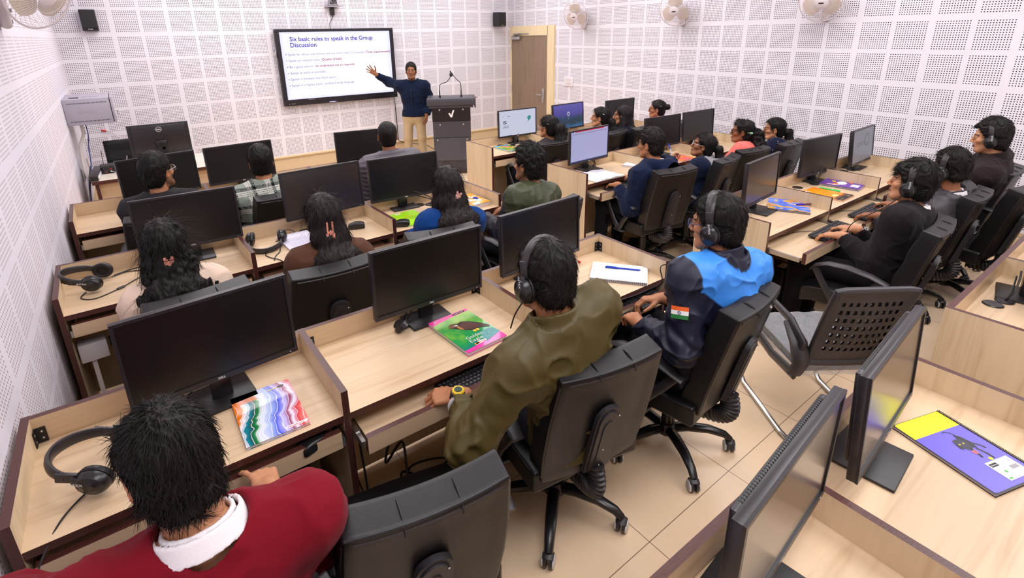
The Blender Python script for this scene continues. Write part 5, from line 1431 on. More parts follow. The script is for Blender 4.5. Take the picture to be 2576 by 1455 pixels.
person('grey', 'person in a dark grey jacket with headphones, between two others in the near right row', (4.93, -7.20, 1.085), (5.0, -7.14), -4, -10, 0, 0, skin='b', beard=.3,
       wl=HNDK((4.66, -6.945, .745), (.15, .95, -.2), .5), wr=HNDK((5.06, -6.93, .745), (.1, .95, -.15), .5), sw=.41,
       hair=('short', dict(e=.006, top=.022, amp=.007, n=2600, L=.03, lift=.25, nape=-.06, low=.035, front=.03)), collar=WHITE, legs=BLACKC, res=1.1,
       top=dict(name='jacket', col=c3(52, 48, 52), t=.028, kind='nylon', stand=.035, fold=.006, cuff=.10))
person('coat', 'person in a dark coat with headphones, in profile against the right wall', (5.83, -7.18, 1.185), (5.93, -7.12), 6, 12, -6, 0, skin='c', beard=.2, sw=.42,
       hair=('short', dict(e=.013, top=.020, amp=.006, n=2400, L=.03, lift=.2, nape=-.10, fringe=[((.0, .05, .10), (.0, .082, .088), .020)])), legs=BLACKC, res=1.1,
       top=dict(name='coat', col=c3(40, 30, 32), t=.032, stand=.06, fold=.007, cuff=.08))
TWR = V3(3.79, -.33, 1.43)
# standing man by the display
person('teacher', 'person standing by the display, navy jacket, beige trousers, one arm out to the screen', (4.19, -.75, 1.475), (4.21, -.72, .81), 142, 152, 2, 0, skin='d', beard=.25, stand=True,
       knees={1: ((4.11, -.66, .45), (4.10, -.64, .08)), -1: ((4.28, -.80, .45), (4.30, -.80, .08))},
       wr=dict(w=TWR, d=(-.72, .15, .62), n=(.25, .9, .1), c=(.15, .08, .1, .2), sp=2.4, th=.0, e=(.3, 1, -.1)), wl=dict(w=V3(4.33, -.90, .80), d=(-.05, -.1, -1), n=(.75, -.6, 0), c=.7, e=(.6, .3, -.2)), sw=.40,
       hair=('short', dict(e=.005, top=.008, amp=.004, n=1400, L=.02, lift=.12, nape=-.07, front=.045)), collar=WHITE, legs=c3(196, 172, 136), res=1.3,
       top=dict(name='jacket', col=c3(18, 28, 52), t=.026, kind='cloth', stand=.035, fold=.006, hem=-.02, cuff=.10))

# ------------------------------------------------------------------ accessories that belong to a person
def on_person(key): h = HEADS[key]; return h, h['root'], Vector(h['base'].tolist())
def headmat(key, world=True):
    h = HEADS[key]; M = Matrix((h['Rh']*h['hs']).tolist()).to_4x4(); M.translation = Vector(h['H'].tolist())
    if not world: M.translation -= Vector(h['base'].tolist())
    return M
def claw(key, loc, size, m, rot=0, big=False):
    h, root, base = on_person(key)
    M = headmat(key, False) @ tr(*loc) @ roty(rot) @ sclm(size, size, size)
    mb = MB()
    for s in (-1, 1):
        if big:
            mb.rbox(s*.010-.0045, s*.010+.0045, -.012, .0, -.045, .05, .003, 2, 0, M @ rotz(s*.3))
            mb.rbox(s*.014-.007, s*.014+.007, -.014, -.006, -.04, -.005, .003, 2, 0, M)
        else:
            for k in range(4): mb.tube([(s*.002, -.012, -.013+k*.009), (s*.014, -.009, -.013+k*.009), (s*.020, .004, -.013+k*.009)], .0042, 6, 0, M)
            mb.rbox(s*.012-.006, s*.012+.006, -.014, -.006, .012, .026, .004, 2, 0, M)
    mb.rbox(-.016, .016, -.015, -.008, -.006, .004, .003, 2, 0, M); mb.rbox(-.005, .005, -.017, -.01, -.012, .010, .002, 1, 0, M)
    mb.build('claw_clip', m, root)
M_clip = mat('pink_clip', srgb(232, 150, 128), .25); M_clip2 = mat('pale_clip', srgb(214, 158, 146), .25)
claw('claw', (0, -.128, -.055), 1.25, M_clip); claw('brown', (0, -.135, -.05), 1.15, M_clip, .1, True); claw('blueg', (.02, -.13, -.05), 1.15, M_clip2, .5)
h, root, base = on_person('salmon'); mb = MB(); M = headmat('salmon', False) @ tr(-.072, -.075, .005)
for s in (-1, 1): mb.ell((0, s*.016, s*.004), (.006, .018, .013), 10, 6, 0, M)
mb.ell((-.004, 0, 0), (.007, .006, .007), 8, 6, 0, M); mb.build('hair_bow', mat('mint', srgb(170, 226, 180), .5), root)
for key in ('r1a', 'r1b', 'r1d'):
    h, root, base = on_person(key); mb = MB(); mb.tube([(-.088, -.04, .06), (-.084, -.06, .05)], .003, 5, 0, headmat(key, False)); mb.build('hair_pin', M_steel, root)
h, root, base = on_person('pen'); mb = MB(); mb.lathe([(.028, -.012), (.036, -.006), (.037, .006), (.028, .012)], 16, 0, headmat('pen', False) @ tr(0, -.128, .015) @ rotx(PI/2)); mb.build('hair_band', M_dark, root)
c = h['ctx']; mb = MB(); N0 = c['Nb']-h['base']; f, u, rb = c['fb'], c['u'], c['rb']
mb.tube([tuple(N0-rb*.095+f*.055+u*.012), tuple(N0-rb*.085+f*.095-u*.06), tuple(N0-rb*.04+f*.135-u*.2)], .011, 6, 0, None, True, (1, .3)); mb.build('lanyard', mat('lanyard_red', srgb(170, 20, 40), .6), root)
# fur trim
h, root, base = on_person('polka'); c = h['ctx']; N0 = c['Nb']-h['base']; r_, f_ = c['r'], c['f']
pts = [N0+r_*.10+f_*.06+V3(0, 0, .015), N0+r_*.125-f_*.03+V3(0, 0, .04), N0+r_*.06-f_*.12+V3(0, 0, .05), N0-r_*.06-f_*.12+V3(0, 0, .05), N0-r_*.125-f_*.03+V3(0, 0, .04), N0-r_*.10+f_*.06+V3(0, 0, .015)]
def f_fur(Q):
    D = None
    for a, b in zip(pts[:-1], pts[1:]):
        d = cap(Q, a, b, .022, .022); D = d if D is None else smin(D, d, .01)
    return D+.010*(noise3(Q*90)-.5)
Vt, Qt = polygonize(f_fur, np.min(pts, 0)-.05, np.max(pts, 0)+.05, .0045, .01)
N = vnormals(Vt, Qt); Vs, Qs = strands(Vt, N, lambda p, n: n+V3(0, 0, -.3), 1500, .02, .001, 1.2, np.random.RandomState(3))
mesh_np('fur_trim', np.concatenate([Vt, Vs]), np.concatenate([Qt, Qs+len(Vt)]), M_cloth, root, np.tile(np.array(c3(196, 160, 116), F32), (len(Vt)+len(Vs), 1)))
# wrist watch of the olive-jacket student
h, root, base = on_person('olive'); W = h['ctx']['W'][-1]; E_ = h['ctx']['EL'][-1]
ax = Vector((W['w']-E_).tolist()).normalized(); n = Vector((-.05, -.2, 1)); n = (n-ax*n.dot(ax)).normalized(); sd = ax.cross(n)
M = Matrix((sd, ax, n)).transposed().to_4x4(); M.translation = Vector((W['w']-ax_ if False else W['w']).tolist())-base-ax*.012
mb = MB(); mb.lathe([(.030, -.011), (.033, -.008), (.033, .008), (.030, .011)], 20, 0, M @ rotx(PI/2) @ sclm(1.08, .92, 1))
mb.lathe([(.0, .045), (.014, .045), (.015, .043)], 20, 2, M @ tr(0, 0, -.008)); mb.lathe([(.015, .043), (.021, .044), (.024, .040), (.024, .03)], 20, 1, M @ tr(0, 0, -.008))
mb.lathe([(.024, .036), (.028, .034), (.028, .026), (.02, .022)], 20, 0, M @ tr(0, 0, -.008)); mb.build('wrist_watch', [M_dark, mat('watch_yellow', srgb(228, 190, 40), .3), mat('watch_face', srgb(60, 78, 66), .2)], root)
mb = MB(); Mc = M @ tr(0, -.045, 0) @ rotx(PI/2)
for z in (-.004, .004): mb.lathe([(.0445, z-.0014), (.0462, z), (.0445, z+.0014)], 26, 0, Mc)
mb.build('cuff_stripe', M_txtw, root)
# flag patch and lettering on the navy and blue jacket
h, root, base = on_person('bluej'); c = h['ctx']; S, EL = c['S'][-1], c['EL'][-1]
ax = Vector((EL-S).tolist()).normalized(); out = Vector((-c['rb']*.75-c['fb']*.35+V3(0, 0, .35)).tolist()); out = (out-ax*out.dot(ax)).normalized(); sd = ax.cross(out)
Mf = Matrix((sd, ax, out)).transposed().to_4x4(); P0 = S*.52+EL*.48
def curved(x, y):      # wraps the patch round the sleeve
    rr = .0835; a = x/rr; return (rr*math.sin(a), y, rr*math.cos(a)+.001)
mb = MB(); Mf.translation = Vector(P0.tolist())-base
for k, mi in ((0, 0), (1, 1), (2, 2)):
    n = 10
    for i in range(n):
        x0, x1 = -.036+.072*i/n, -.036+.072*(i+1)/n; y0, y1 = -.025+k*.0167, -.025+(k+1)*.0167
        mb.add([curved(x0, y0), curved(x1, y0), curved(x1, y1), curved(x0, y1)], [(0, 1, 2, 3)], mi, Mf)
for i in range(24):
    a = i*PI/12; b = a+PI/12
    q = [curved(.007*math.cos(t), .007*math.sin(t)) for t in (a, b)]+[curved(.005*math.cos(t), .005*math.sin(t)) for t in (b, a)]
    mb.add([(x, y, z+.001) for x, y, z in q], [(0, 1, 2, 3)], 3, Mf)
    if i % 2 == 0:
        q = [curved(0, 0), curved(.005*math.cos(a), .005*math.sin(a)), curved(.005*math.cos(a+.12), .005*math.sin(a+.12))]; mb.add([(x, y, z+.001) for x, y, z in q], [(0, 1, 2)], 3, Mf)
mb.build('flag_patch', [mat('saffron', srgb(238, 98, 28), .6), mat('flag_white', srgb(238, 236, 236), .6), mat('flag_green', srgb(30, 118, 52), .6), mat('flag_navy', srgb(30, 40, 110), .6)], root, 0)
mb = MB(); Mb = Matrix((Vector(c['rb'].tolist()), Vector(c['u'].tolist()), Vector((-c['fb']).tolist()))).transposed().to_4x4()
Mb.translation = Vector((c['Nb']-c['u']*.185+c['rb']*.06-c['fb']*.150).tolist())-base
put_text(mb, 'JNCK', Mb @ rotz(.15), .13, .045, 0, .03); mb.build('lettering', M_txtw, root, 0)
h, root, base = on_person('blazer'); c = h['ctx']; Mb = Matrix((Vector(c['f'].tolist()), Vector((0, 0, 1)), Vector((-c['r']).tolist()))).transposed().to_4x4()
Mb.translation = Vector((c['Nb']-c['u']*.18-c['rb']*.12+c['fb']*.13).tolist())-base
mb = MB(); put_text(mb, 'SX', Mb, .03, .02, 0, .02); mb.build('crest', M_txtw, root, 0)
for key in ('r1a',):
    h, root, base = on_person(key); mb = MB(); mb.ell((-.084, -.02, -.04), (.005, .005, .005), 8, 6, 0, headmat(key, False)); mb.build('earring', M_chrome, root)
# teacher zip
h, root, base = on_person('teacher'); c = h['ctx']; Nb = c['Nb']-h['base']; u, fb = c['u'], c['fb']
mb = MB(); mb.tube([tuple(Nb+fb*.088-u*.02), tuple(Nb+fb*.135-u*.12), tuple(Nb+fb*.15-u*.25), tuple(Nb+fb*.148-u*.40), tuple(Nb+fb*.15-u*.52)], .004, 6); mb.build('zip', M_dark, root)
# ------------------------------------------------------------------ headphones
def headphones(label, M, spread=1.0, group='wired headphones', cable=None):
    """built around a head: cups at x = +-.09, band over the top"""
    t = thing('headphones', label, 'headphones', (0, 0, 0), 0, group); 
    lc, q, s_ = M.decompose(); t.location = lc; t.rotation_mode = 'QUATERNION'; t.rotation_quaternion = q
    mb = MB(); pts = []
    for i in range(25):
        a = PI*(.10+.80*i/24); pts.append((.098*spread*math.cos(a), -.012, .012+.128*math.sin(a)))
    mb.tube(pts, [.012+.004*math.sin(PI*i/24) for i in range(25)], 10, 0, None, True, (1.5, .5) , (0, 1, 0)) if False else mb.tube(pts, [.0125+.004*math.sin(PI*i/24) for i in range(25)], 10, 0, None, True, (.62, 1.35), (0, 1, 0))
    mb.build('headband', M_leather2, t)
    for s in (-1, 1):
        mb = MB(); x = s*.093*spread
        mb.rbox(x-.006, x+.006, -.027, .003, .020, .078, .003, 2, 0, tr(0, 0, 0)); mb.rbox(x-.004, x+.008 if s > 0 else x+.004, -.020, -.004, -.01, .03, .002, 1)
        mb.tube([(x+s*.012, -.012, .03), (x+s*.02, -.012, .0), (x+s*.022, -.012, -.03)], .009, 8, 0, None, True, (1.6, .5), (1, 0, 0))
        mb.build('slider', M_plast, t)
        mb = MB(); C = tr(x, -.006, -.022) @ rotz(s*.10) @ roty(s*PI/2) @ sclm(1.12, .95, 1)
        mb.lathe([(.0, .030), (.014, .030), (.018, .027), (.034, .022), (.040, .012), (.041, .0), (.036, -.004)], 28, 0, C); mb.build('ear_cup', M_black2, t)
        mb = MB(); mb.lathe([(.041, -.003), (.044, -.008), (.042, -.018), (.034, -.022), (.024, -.018), (.022, -.01)], 28, 0, C); mb.build('ear_cushion', M_leather, t)
        mb = MB(); put_text(mb, 'INTEX', tr(x+s*.0302, -.012, .012) @ rotz(s*PI/2) @ rotx(PI/2) @ rotz(s*PI/2), .042, .008, 0, .01, 'CENTER'); mb.build('lettering', M_txtw, t, 0)
    return t
for key, lab in (('olive', 'black headphones worn by the student in the olive jacket'), ('bluej', 'black headphones worn by the student with the light blue yoke'), ('blazer', 'black headphones worn by the student in the black blazer'),
                 ('grey', 'black headphones worn by the student in the dark grey jacket'), ('coat', 'black headphones worn by the student in the dark coat')):
    headphones(lab, headmat(key) @ rotx(R(-4)))
headphones('black headphones lying open on the nearest left desk, by the maroon sweater', tr(.235, -6.53, TOP+.055) @ rotz(R(62)) @ rotx(R(-80)) , 1.0)
headphones('black headphones lying on the second-row desk beside the left wall', tr(.175, -4.93, TOP+.05) @ rotz(R(75)) @ rotx(R(-78)))
headphones('black headphones lying beside the handwritten pad in the second row', tr(1.06, -4.90, TOP+.05) @ rotz(R(-20)) @ rotx(R(100)))
def cable(label, pts, r=.0028, m=None, sm=8):
    mb = MB(); mb.tube(smoothpts(pts, sm), r, 6); o = mb.build('cable', m or M_cable); tag(o, label, 'cable'); return o
T_ = TOP+.004
cable('thin black headphone lead running off the front edge of the nearest left desk', [(.20, -6.57, T_), (.13, -6.66, T_), (.09, -6.75, T_-.02), (.07, -6.80, .70), (.06, -6.82, .6)])
cable('looped black headphone lead with a small in-line control on the second-row desk by the wall', [(.25, -4.86, T_), (.33, -4.83, T_), (.42, -4.90, T_), (.34, -5.0, T_), (.28, -5.06, T_), (.18, -5.12, T_), (.12, -5.07, T_), (.14, -5.0, T_)])
cable('second black lead leading from the wall-side headphones under the hair', [(.26, -4.84, T_), (.36, -4.80, T_), (.46, -4.82, T_), (.56, -4.83, T_)])
cable('tangled black leads beside the handwritten pad in the second row', [(1.12, -4.87, T_), (1.2, -4.84, T_), (1.26, -4.80, T_+.01), (1.22, -4.78, T_+.03), (1.17, -4.80, T_+.02), (1.20, -4.86, T_), (1.28, -4.84, T_), (1.34, -4.80, T_), (1.30, -4.88, T_), (1.18, -4.9, T_), (1.13, -4.96, T_), (1.10, -5.06, T_), (1.06, -5.12, T_), (1.04, -5.18, T_)])
cable('black headphone lead hanging over the front edge of the second-row desk', [(1.08, -4.98, T_), (1.02, -5.05, T_), (1.03, -5.12, T_), (1.07, -5.20, T_), (1.09, -5.262, T_-.02), (1.08, -5.27, .69)])
h = HEADS['bluej']
cable('black headphone lead hanging in front of the student with the light blue yoke', [tuple(h['H']+h['Rh'] @ V3(-.09, .0, -.06)), tuple(h['H']+h['Rh'] @ V3(-.13, .07, -.14)), (2.42, -6.85, .95), (2.50, -6.80, .82), (2.47, -6.72, .745), (2.3, -6.735, .765), (2.0, -6.66, .762), (1.85, -6.55, .76)])
h = HEADS['olive']; cable('short black headphone lead at the neck of the student in the olive jacket', [tuple(h['H']+h['Rh'] @ V3(-.095, .0, -.06)), tuple(h['H']+h['Rh'] @ V3(-.11, .03, -.11)), tuple(h['H']+h['Rh'] @ V3(-.11, .06, -.17))])
h = HEADS['blazer']; cable('black headphone lead hanging in front of the student in the black blazer', [tuple(h['H']+h['Rh'] @ V3(-.095, .01, -.06)), tuple(h['H']+h['Rh'] @ V3(-.12, .07, -.15)), (4.05, -7.03, .86), (4.13, -6.97, .74), (4.05, -6.99, .66)])
mb = MB(); mb.tube([(.275, -5.065, T_+.002), (.305, -5.045, T_+.002)], .009, 8, 0, None, True, (1, .6)); o = mb.build('volume_control', M_black); tag(o, 'small in-line volume control on the lead in the second-row desk by the wall', 'volume control')
# knots of leads under the nearest desks
for k, (x, y, lab) in enumerate(((1.25, -6.55, 'big tangle of black leads on the floor under the bird-notebook desk'), (.62, -5.2, 'tangle of black leads under the second-row desk by the wall'), (4.0, -3.5, 'black leads hanging under the desk nearest the lectern'), (.32, -5.05, 'black leads beside the white socket under the second-row desk'))):
    rng = np.random.RandomState(11+k); pts = [(x+.1, y+.2, .62)]
    for i in range(15): pts.append((x+rng.uniform(-.28, .28), y+rng.uniform(-.08, .2), (.008+rng.rand()*.02) if i > 1 else .4-.15*i))
    cable(lab, pts, .0055, None, 10)
for lab, pts in (('single black lead looping down under the bird-notebook desk', [(1.0, -6.4, .62), (.98, -6.5, .3), (1.05, -6.62, .03), (1.2, -6.75, .008), (1.05, -6.95, .008), (1.0, -7.2, .008)]),
                 ('thin black lead hanging by the separator of the bird-notebook desk', [(.94, -6.74, .66), (.945, -6.76, .4), (.93, -6.78, .1), (.96, -6.85, .01)])): cable(lab, pts, .004)
# monitor leads rising from the desk grommets
for lab, x, y, mx in (('black monitor leads beside the bird notebook monitor', 1.34, -6.28, 1.42), ('black monitor leads behind the swirl notebook', .455, -6.30, .55), ('black monitor lead with a grommet cap beside the lime notebook', 2.28, -4.80, 2.15),
                 ('black lead at the foot of the orange-reflection monitor', 3.98, -6.30, 4.05), ('black lead at the foot of the monitor by the purple notebook', 5.10, -6.32, 5.18), ('black lead at the foot of the STATIO monitor', 5.84, -6.30, 5.92), ('black lead at the foot of the S and LANG monitor', 4.12, -3.42, 4.2), ('black lead at the foot of the document monitor', 4.1, -4.73, 4.03), ('black lead looping by the yellow-reflection monitor', 2.08, -7.83, 2.12), ('black lead at the monitor cut off by the right edge', 3.73, -7.82, 3.83)):
    mb = MB(); mb.tube(smoothpts([(x, y, T_), (x+.01, y-.02, T_+.05), ((x+mx)/2, y-.02, T_+.10), (mx, y-.01, T_+.13)], 6), .004, 6); mb.tube(smoothpts([(x+.01, y, T_), (x+.03, y-.01, T_+.03), (mx, y, T_+.10)], 6), .004, 6); mb.lathe([(.0, .001), (.034, .001), (.037, .005), (.03, .009), (0, .007)], 20, 0, tr(x, y, TOP))
    o = mb.build('cable', M_cable); tag(o, lab, 'cable')
mb = MB(); mb.lathe([(.0, .0), (.036, .0), (.036, .022), (.03, .026), (0, .026)], 22, 0, tr(1.318, -6.34, TOP+.012) @ rotx(R(-35)) @ roty(R(-25))); o = mb.build('grommet_cap', M_black2); tag(o, 'round black cable cap tipped up beside the bird notebook monitor', 'cable cap')

# ------------------------------------------------------------------ keyboards and mice
def build_keyboard():
    k = thing('keyboard', 'x', 'keyboard', (0, 0, 0), 0, 'black keyboards')
    def wk(x, y, z): return (x, y, z+(y+.065)*.06)
    mb = MB(); mb.rbox(-.222, .222, -.066, .066, .001, .016, .005, 2, 0, None, wk, 2); mb.build('case', M_black, k)
    mb = MB(); rows = [(-.054, [(1.25,)*3, 6.25, (1.25,)*4]), (-.036, None), (-.017, None), (.002, None), (.021, None), (.048, None)]
    for ri, y in enumerate((-.050, -.031, -.012, .007, .026, .050)):
        x = -.212; i = 0
        ws = [1.25, 1.25, 1.25, 6.25, 1.25, 1.25, 1.25, 1.25] if ri == 0 else ([2.25]+[1]*10+[2.75] if ri == 1 else [1.75]+[1]*11+[2.25] if ri == 2 else [1.5]+[1]*12+[1.5] if ri == 3 else [1]*13+[2] if ri == 4 else [1]*15)
        ws = ws+[.35, 1, 1, 1, .35, 1, 1, 1, 1] if ri not in (1, 2) else ws+[.35]+([1]*3 if ri == 1 else [1]*3)+[.35, 1, 1, 1, 1]
        tot = sum(ws); u = .424/tot
        for j, w_ in enumerate(ws):
            if w_ != .35: mb.rbox(x+.0014, x+w_*u-.0014, y-.0082, y+.0082, .016, .0205, .0018, 1, 0, None, wk); mb.box(x+.005, x+.0075, y+.001, y+.004, .0206, .0207, 1, None) if w_ < 2 else None
            x += w_*u
    mb.build('keys', [M_plast, M_txtw], k, .9)
    return k
kb = build_keyboard(); ZT = .669
KB = [('black keyboard on the tray under the bird notebook', 1.50, -6.735, 2), ('black keyboard on the tray of the student in the black blazer', 4.29, -6.83, 2), ('black keyboard on the tray of the student in the dark grey jacket', 4.93, -6.81, 1),
      ('black keyboard on the tray under the open spiral pad', 2.40, -6.70, 6), ('black keyboard inside the closed tray by the left wall, third row back', .47, -3.80, 2), ('black keyboard under the hand of the navy hoodie student', 4.05, -5.20, 1)]
for i, (lab, x, y, a) in enumerate(KB):
    if i == 0: kb['label'] = lab; kb.location = (x, y, ZT); kb.rotation_euler = (0, 0, R(a))
    else: dup(kb, lab, (x, y, ZT), R(a))
for lab, pts in (('black keyboard lead on the tray of the student in the black blazer', [(4.2, -6.76, ZT+.012), (4.1, -6.68, ZT+.004), (3.95, -6.66, ZT+.004), (3.85, -6.60, ZT+.004)]), ('black keyboard lead on the tray of the student in the dark grey jacket', [(4.88, -6.74, ZT+.012), (4.80, -6.66, ZT+.004), (4.68, -6.64, ZT+.004), (4.6, -6.58, ZT+.004)])): cable(lab, pts, .0022)
def build_mouse():
    m = thing('mouse', 'x', 'mouse', (0, 0, 0), 0, 'black computer mice')
    def wm(x, y, z): k = (y+.055)/.11; return (x*(.82+.25*math.sin(PI*k)), y, z*(.55+.75*math.sin(PI*min(1, .2+k*.75)*.95)))
    mb = MB(); mb.rbox(-.03, .03, -.055, .055, .0, .034, .016, 4, 0, None, wm, 3); mb.build('body', M_black2, m, 1.2)
    mb = MB(); mb.lathe([(.009, -.003), (.01, 0), (.009, .003)], 12, 0, tr(0, .028, .0275) @ roty(PI/2)); mb.box(-.0006, .0006, .0, .052, .026, .0283); mb.build('wheel', M_plast, m)
    return m
ms = build_mouse()
MS = [('black mouse on the second-row desk right of the long-haired student in brown', 1.633, -4.95, TOP+.001, 70), ('black mouse at the left front corner beside the lime notebook', 1.90, -5.10, TOP+.001, 60), ('black mouse half inside the tray under the swirl notebook', .80, -6.70, ZT, -70)]
for i, (lab, x, y, z, a) in enumerate(MS):
    if i == 0: ms['label'] = lab; ms.location = (x, y, z); ms.rotation_euler = (0, 0, R(a))
    else: dup(ms, lab, (x, y, z), R(a))
cable('thin black mouse lead on the second-row desk behind the student in brown', [(1.585, -4.935, T_+.006), (1.52, -4.91, T_), (1.46, -4.95, T_), (1.42, -5.0, T_)], .0018)
cable('thin black mouse lead going up from the mouse under the swirl notebook', [(.85, -6.685, ZT+.012), (.88, -6.67, ZT+.01), (.895, -6.62, ZT+.006)], .0018)

# ------------------------------------------------------------------ notebooks and pens
def quadM(p00, p10, p01, z):
    """local frame: origin at p00 (lower left of the cover), x toward p10, y toward p01"""
    x = Vector((p10[0]-p00[0], p10[1]-p00[1], 0)); y = Vector((p01[0]-p00[0], p01[1]-p00[1], 0))
    return x.length, y.length, Vector((p00[0], p00[1], z)), math.atan2(x.y, x.x)
def notebook(label, origin, rz, w, h, th, cover, deco=None, spiral=None, group='notebooks', z=None):
    t = thing('notebook', label, 'notebook', (origin[0], origin[1], (z or TOP)+.001), rz, group)
    mb = MB(); mb.box(0, w, 0, h, 0, .0012, 0); mb.box(.002, w-.002, .002, h-.002, .0012, th-.0014, 1); mb.build('pages', [cover if not callable(cover) else M_paper, M_pages], t, 0)
    mb = MB(); mb.box(0, w, 0, h, th-.0014, th); co = mb.build('cover', cover, t, 0)
    if deco: deco(co, w, h, th+.0004)
    if spiral:
        mb = MB(); side, n = spiral
        for i in range(n):
            s = (i+.5)/n
            for dx in (-.0018, .0018):
                if side == 'b': M = tr(w*s+dx, .003, th/2) @ roty(PI/2)
                elif side == 't': M = tr(w*s+dx, h-.003, th/2) @ roty(PI/2)
                elif side == 'r': M = tr(w-.003, h*s+dx, th/2) @ rotx(PI/2)
                else: M = tr(.003, h*s+dx, th/2) @ rotx(PI/2)
                mb.tube([(.0085*math.cos(a), .0085*math.sin(a), 0) for a in [k*PI/5 for k in range(11)]], .0008, 4, 0, M, False)
        mb.build('spiral_binding', M_dark, t)
    return t
def flatmat(name, col, rough=.35): return mat(name, col, rough)
# swirl cover
def swirl_mat():
    t = NT('swirl_cover'); vec, o = t.coord()
    u = t.math('DIVIDE', o[0], .205); v = t.math('DIVIDE', o[1], .29)
    wv = t.math('ADD', u, t.math('MULTIPLY', t.math('SINE', t.math('ADD', t.math('MULTIPLY', v, 5.2), 1.0)), .085))
    n = t.noise(vec, 7, 2, (1, 1, 1), 1.2)
    wv = t.math('ADD', wv, t.math('MULTIPLY', t.math('SUBTRACT', n, .5), .34))
    c = t.ramp(wv, [(.0, srgb(230, 120, 20)), (.06, srgb(245, 240, 245)), (.13, srgb(10, 130, 150)), (.2, srgb(6, 70, 62)), (.26, srgb(20, 130, 60)), (.33, srgb(230, 235, 240)), (.46, srgb(170, 190, 235)), (.58, srgb(80, 100, 225)), (.68, srgb(200, 190, 245)), (.76, srgb(150, 30, 90)), (.85, srgb(235, 225, 245)), (.92, srgb(205, 40, 70)), (1, srgb(235, 120, 110))])
    s = t.math('SINE', t.math('MULTIPLY', wv, 70)); c2 = t.mix(t.math('MULTIPLY', t.math('GREATER_THAN', s, .9), .55), c, (1, 1, 1, 1))
    top = t.math('MULTIPLY', t.math('GREATER_THAN', v, .8), t.math('LESS_THAN', wv, .3)); c3_ = t.mix(t.math('MULTIPLY', top, .75), c2, srgb(225, 110, 20))
    t.col(c3_); t.b.inputs['Roughness'].default_value = .18; t.b.inputs['Coat Weight'].default_value = .4; return t.m
def deco_swirl(co, w, h, z):
    mb = MB(); mb.prism([(.125, .012), (.195, .012), (.20, .024), (.13, .024)], 0, .0002, 0, tr(0, 0, z)); mb.build('title_strip', M_paper, co, 0)
    mb = MB(); put_text(mb, 'Notebook', tr(.133, .0145, z+.0004), .055, .007, 0, .02); mb.build('lettering', flatmat('note_red', srgb(210, 50, 40)), co, 0)
    mb = MB(); mb.prism([(.168+.012*math.cos(a), .262+.007*math.sin(a)) for a in [i*PI/10 for i in range(20)]], 0, .0003, 0, tr(0, 0, z)); mb.box(.12, .16, .257, .261, 0, .0003, 1, tr(0, 0, z)); mb.build('sticker', [flatmat('sticker_dk', srgb(60, 60, 50)), flatmat('sticker_y', srgb(230, 215, 60))], co, 0)
notebook('thin notebook with a rainbow swirl cover on the nearest left desk', (.597, -6.692), R(0), .203, .29, .010, swirl_mat(), deco_swirl)
# bird notebook
def bird_mat():
    t = NT('bird_cover'); vec, o = t.coord()
    n = t.noise(vec, 10, 3); u = t.math('DIVIDE', o[0], .207); v = t.math('DIVIDE', o[1], .305)
    f = t.math('ADD', t.math('MULTIPLY', n, .7), t.math('MULTIPLY', v, .35))
    c = t.ramp(f, [(.3, srgb(10, 120, 110)), (.5, srgb(40, 150, 70)), (.62, srgb(120, 180, 60)), (.75, srgb(160, 200, 90)), (.9, srgb(70, 150, 70))])
    pk = srgb(236, 62, 160)
    a = t.math('GREATER_THAN', v, t.math('SUBTRACT', .93, t.math('MULTIPLY', t.math('POWER', t.math('SUBTRACT', 1.0, u), 2), .06)))
    b = t.math('LESS_THAN', v, t.math('ADD', .07, t.math('MULTIPLY', t.math('POWER', u, 2), .10)))
    c = t.mix(t.math('MAXIMUM', a, b), c, pk); t.col(c); t.b.inputs['Roughness'].default_value = .22; t.b.inputs['Coat Weight'].default_value = .4; return t.m
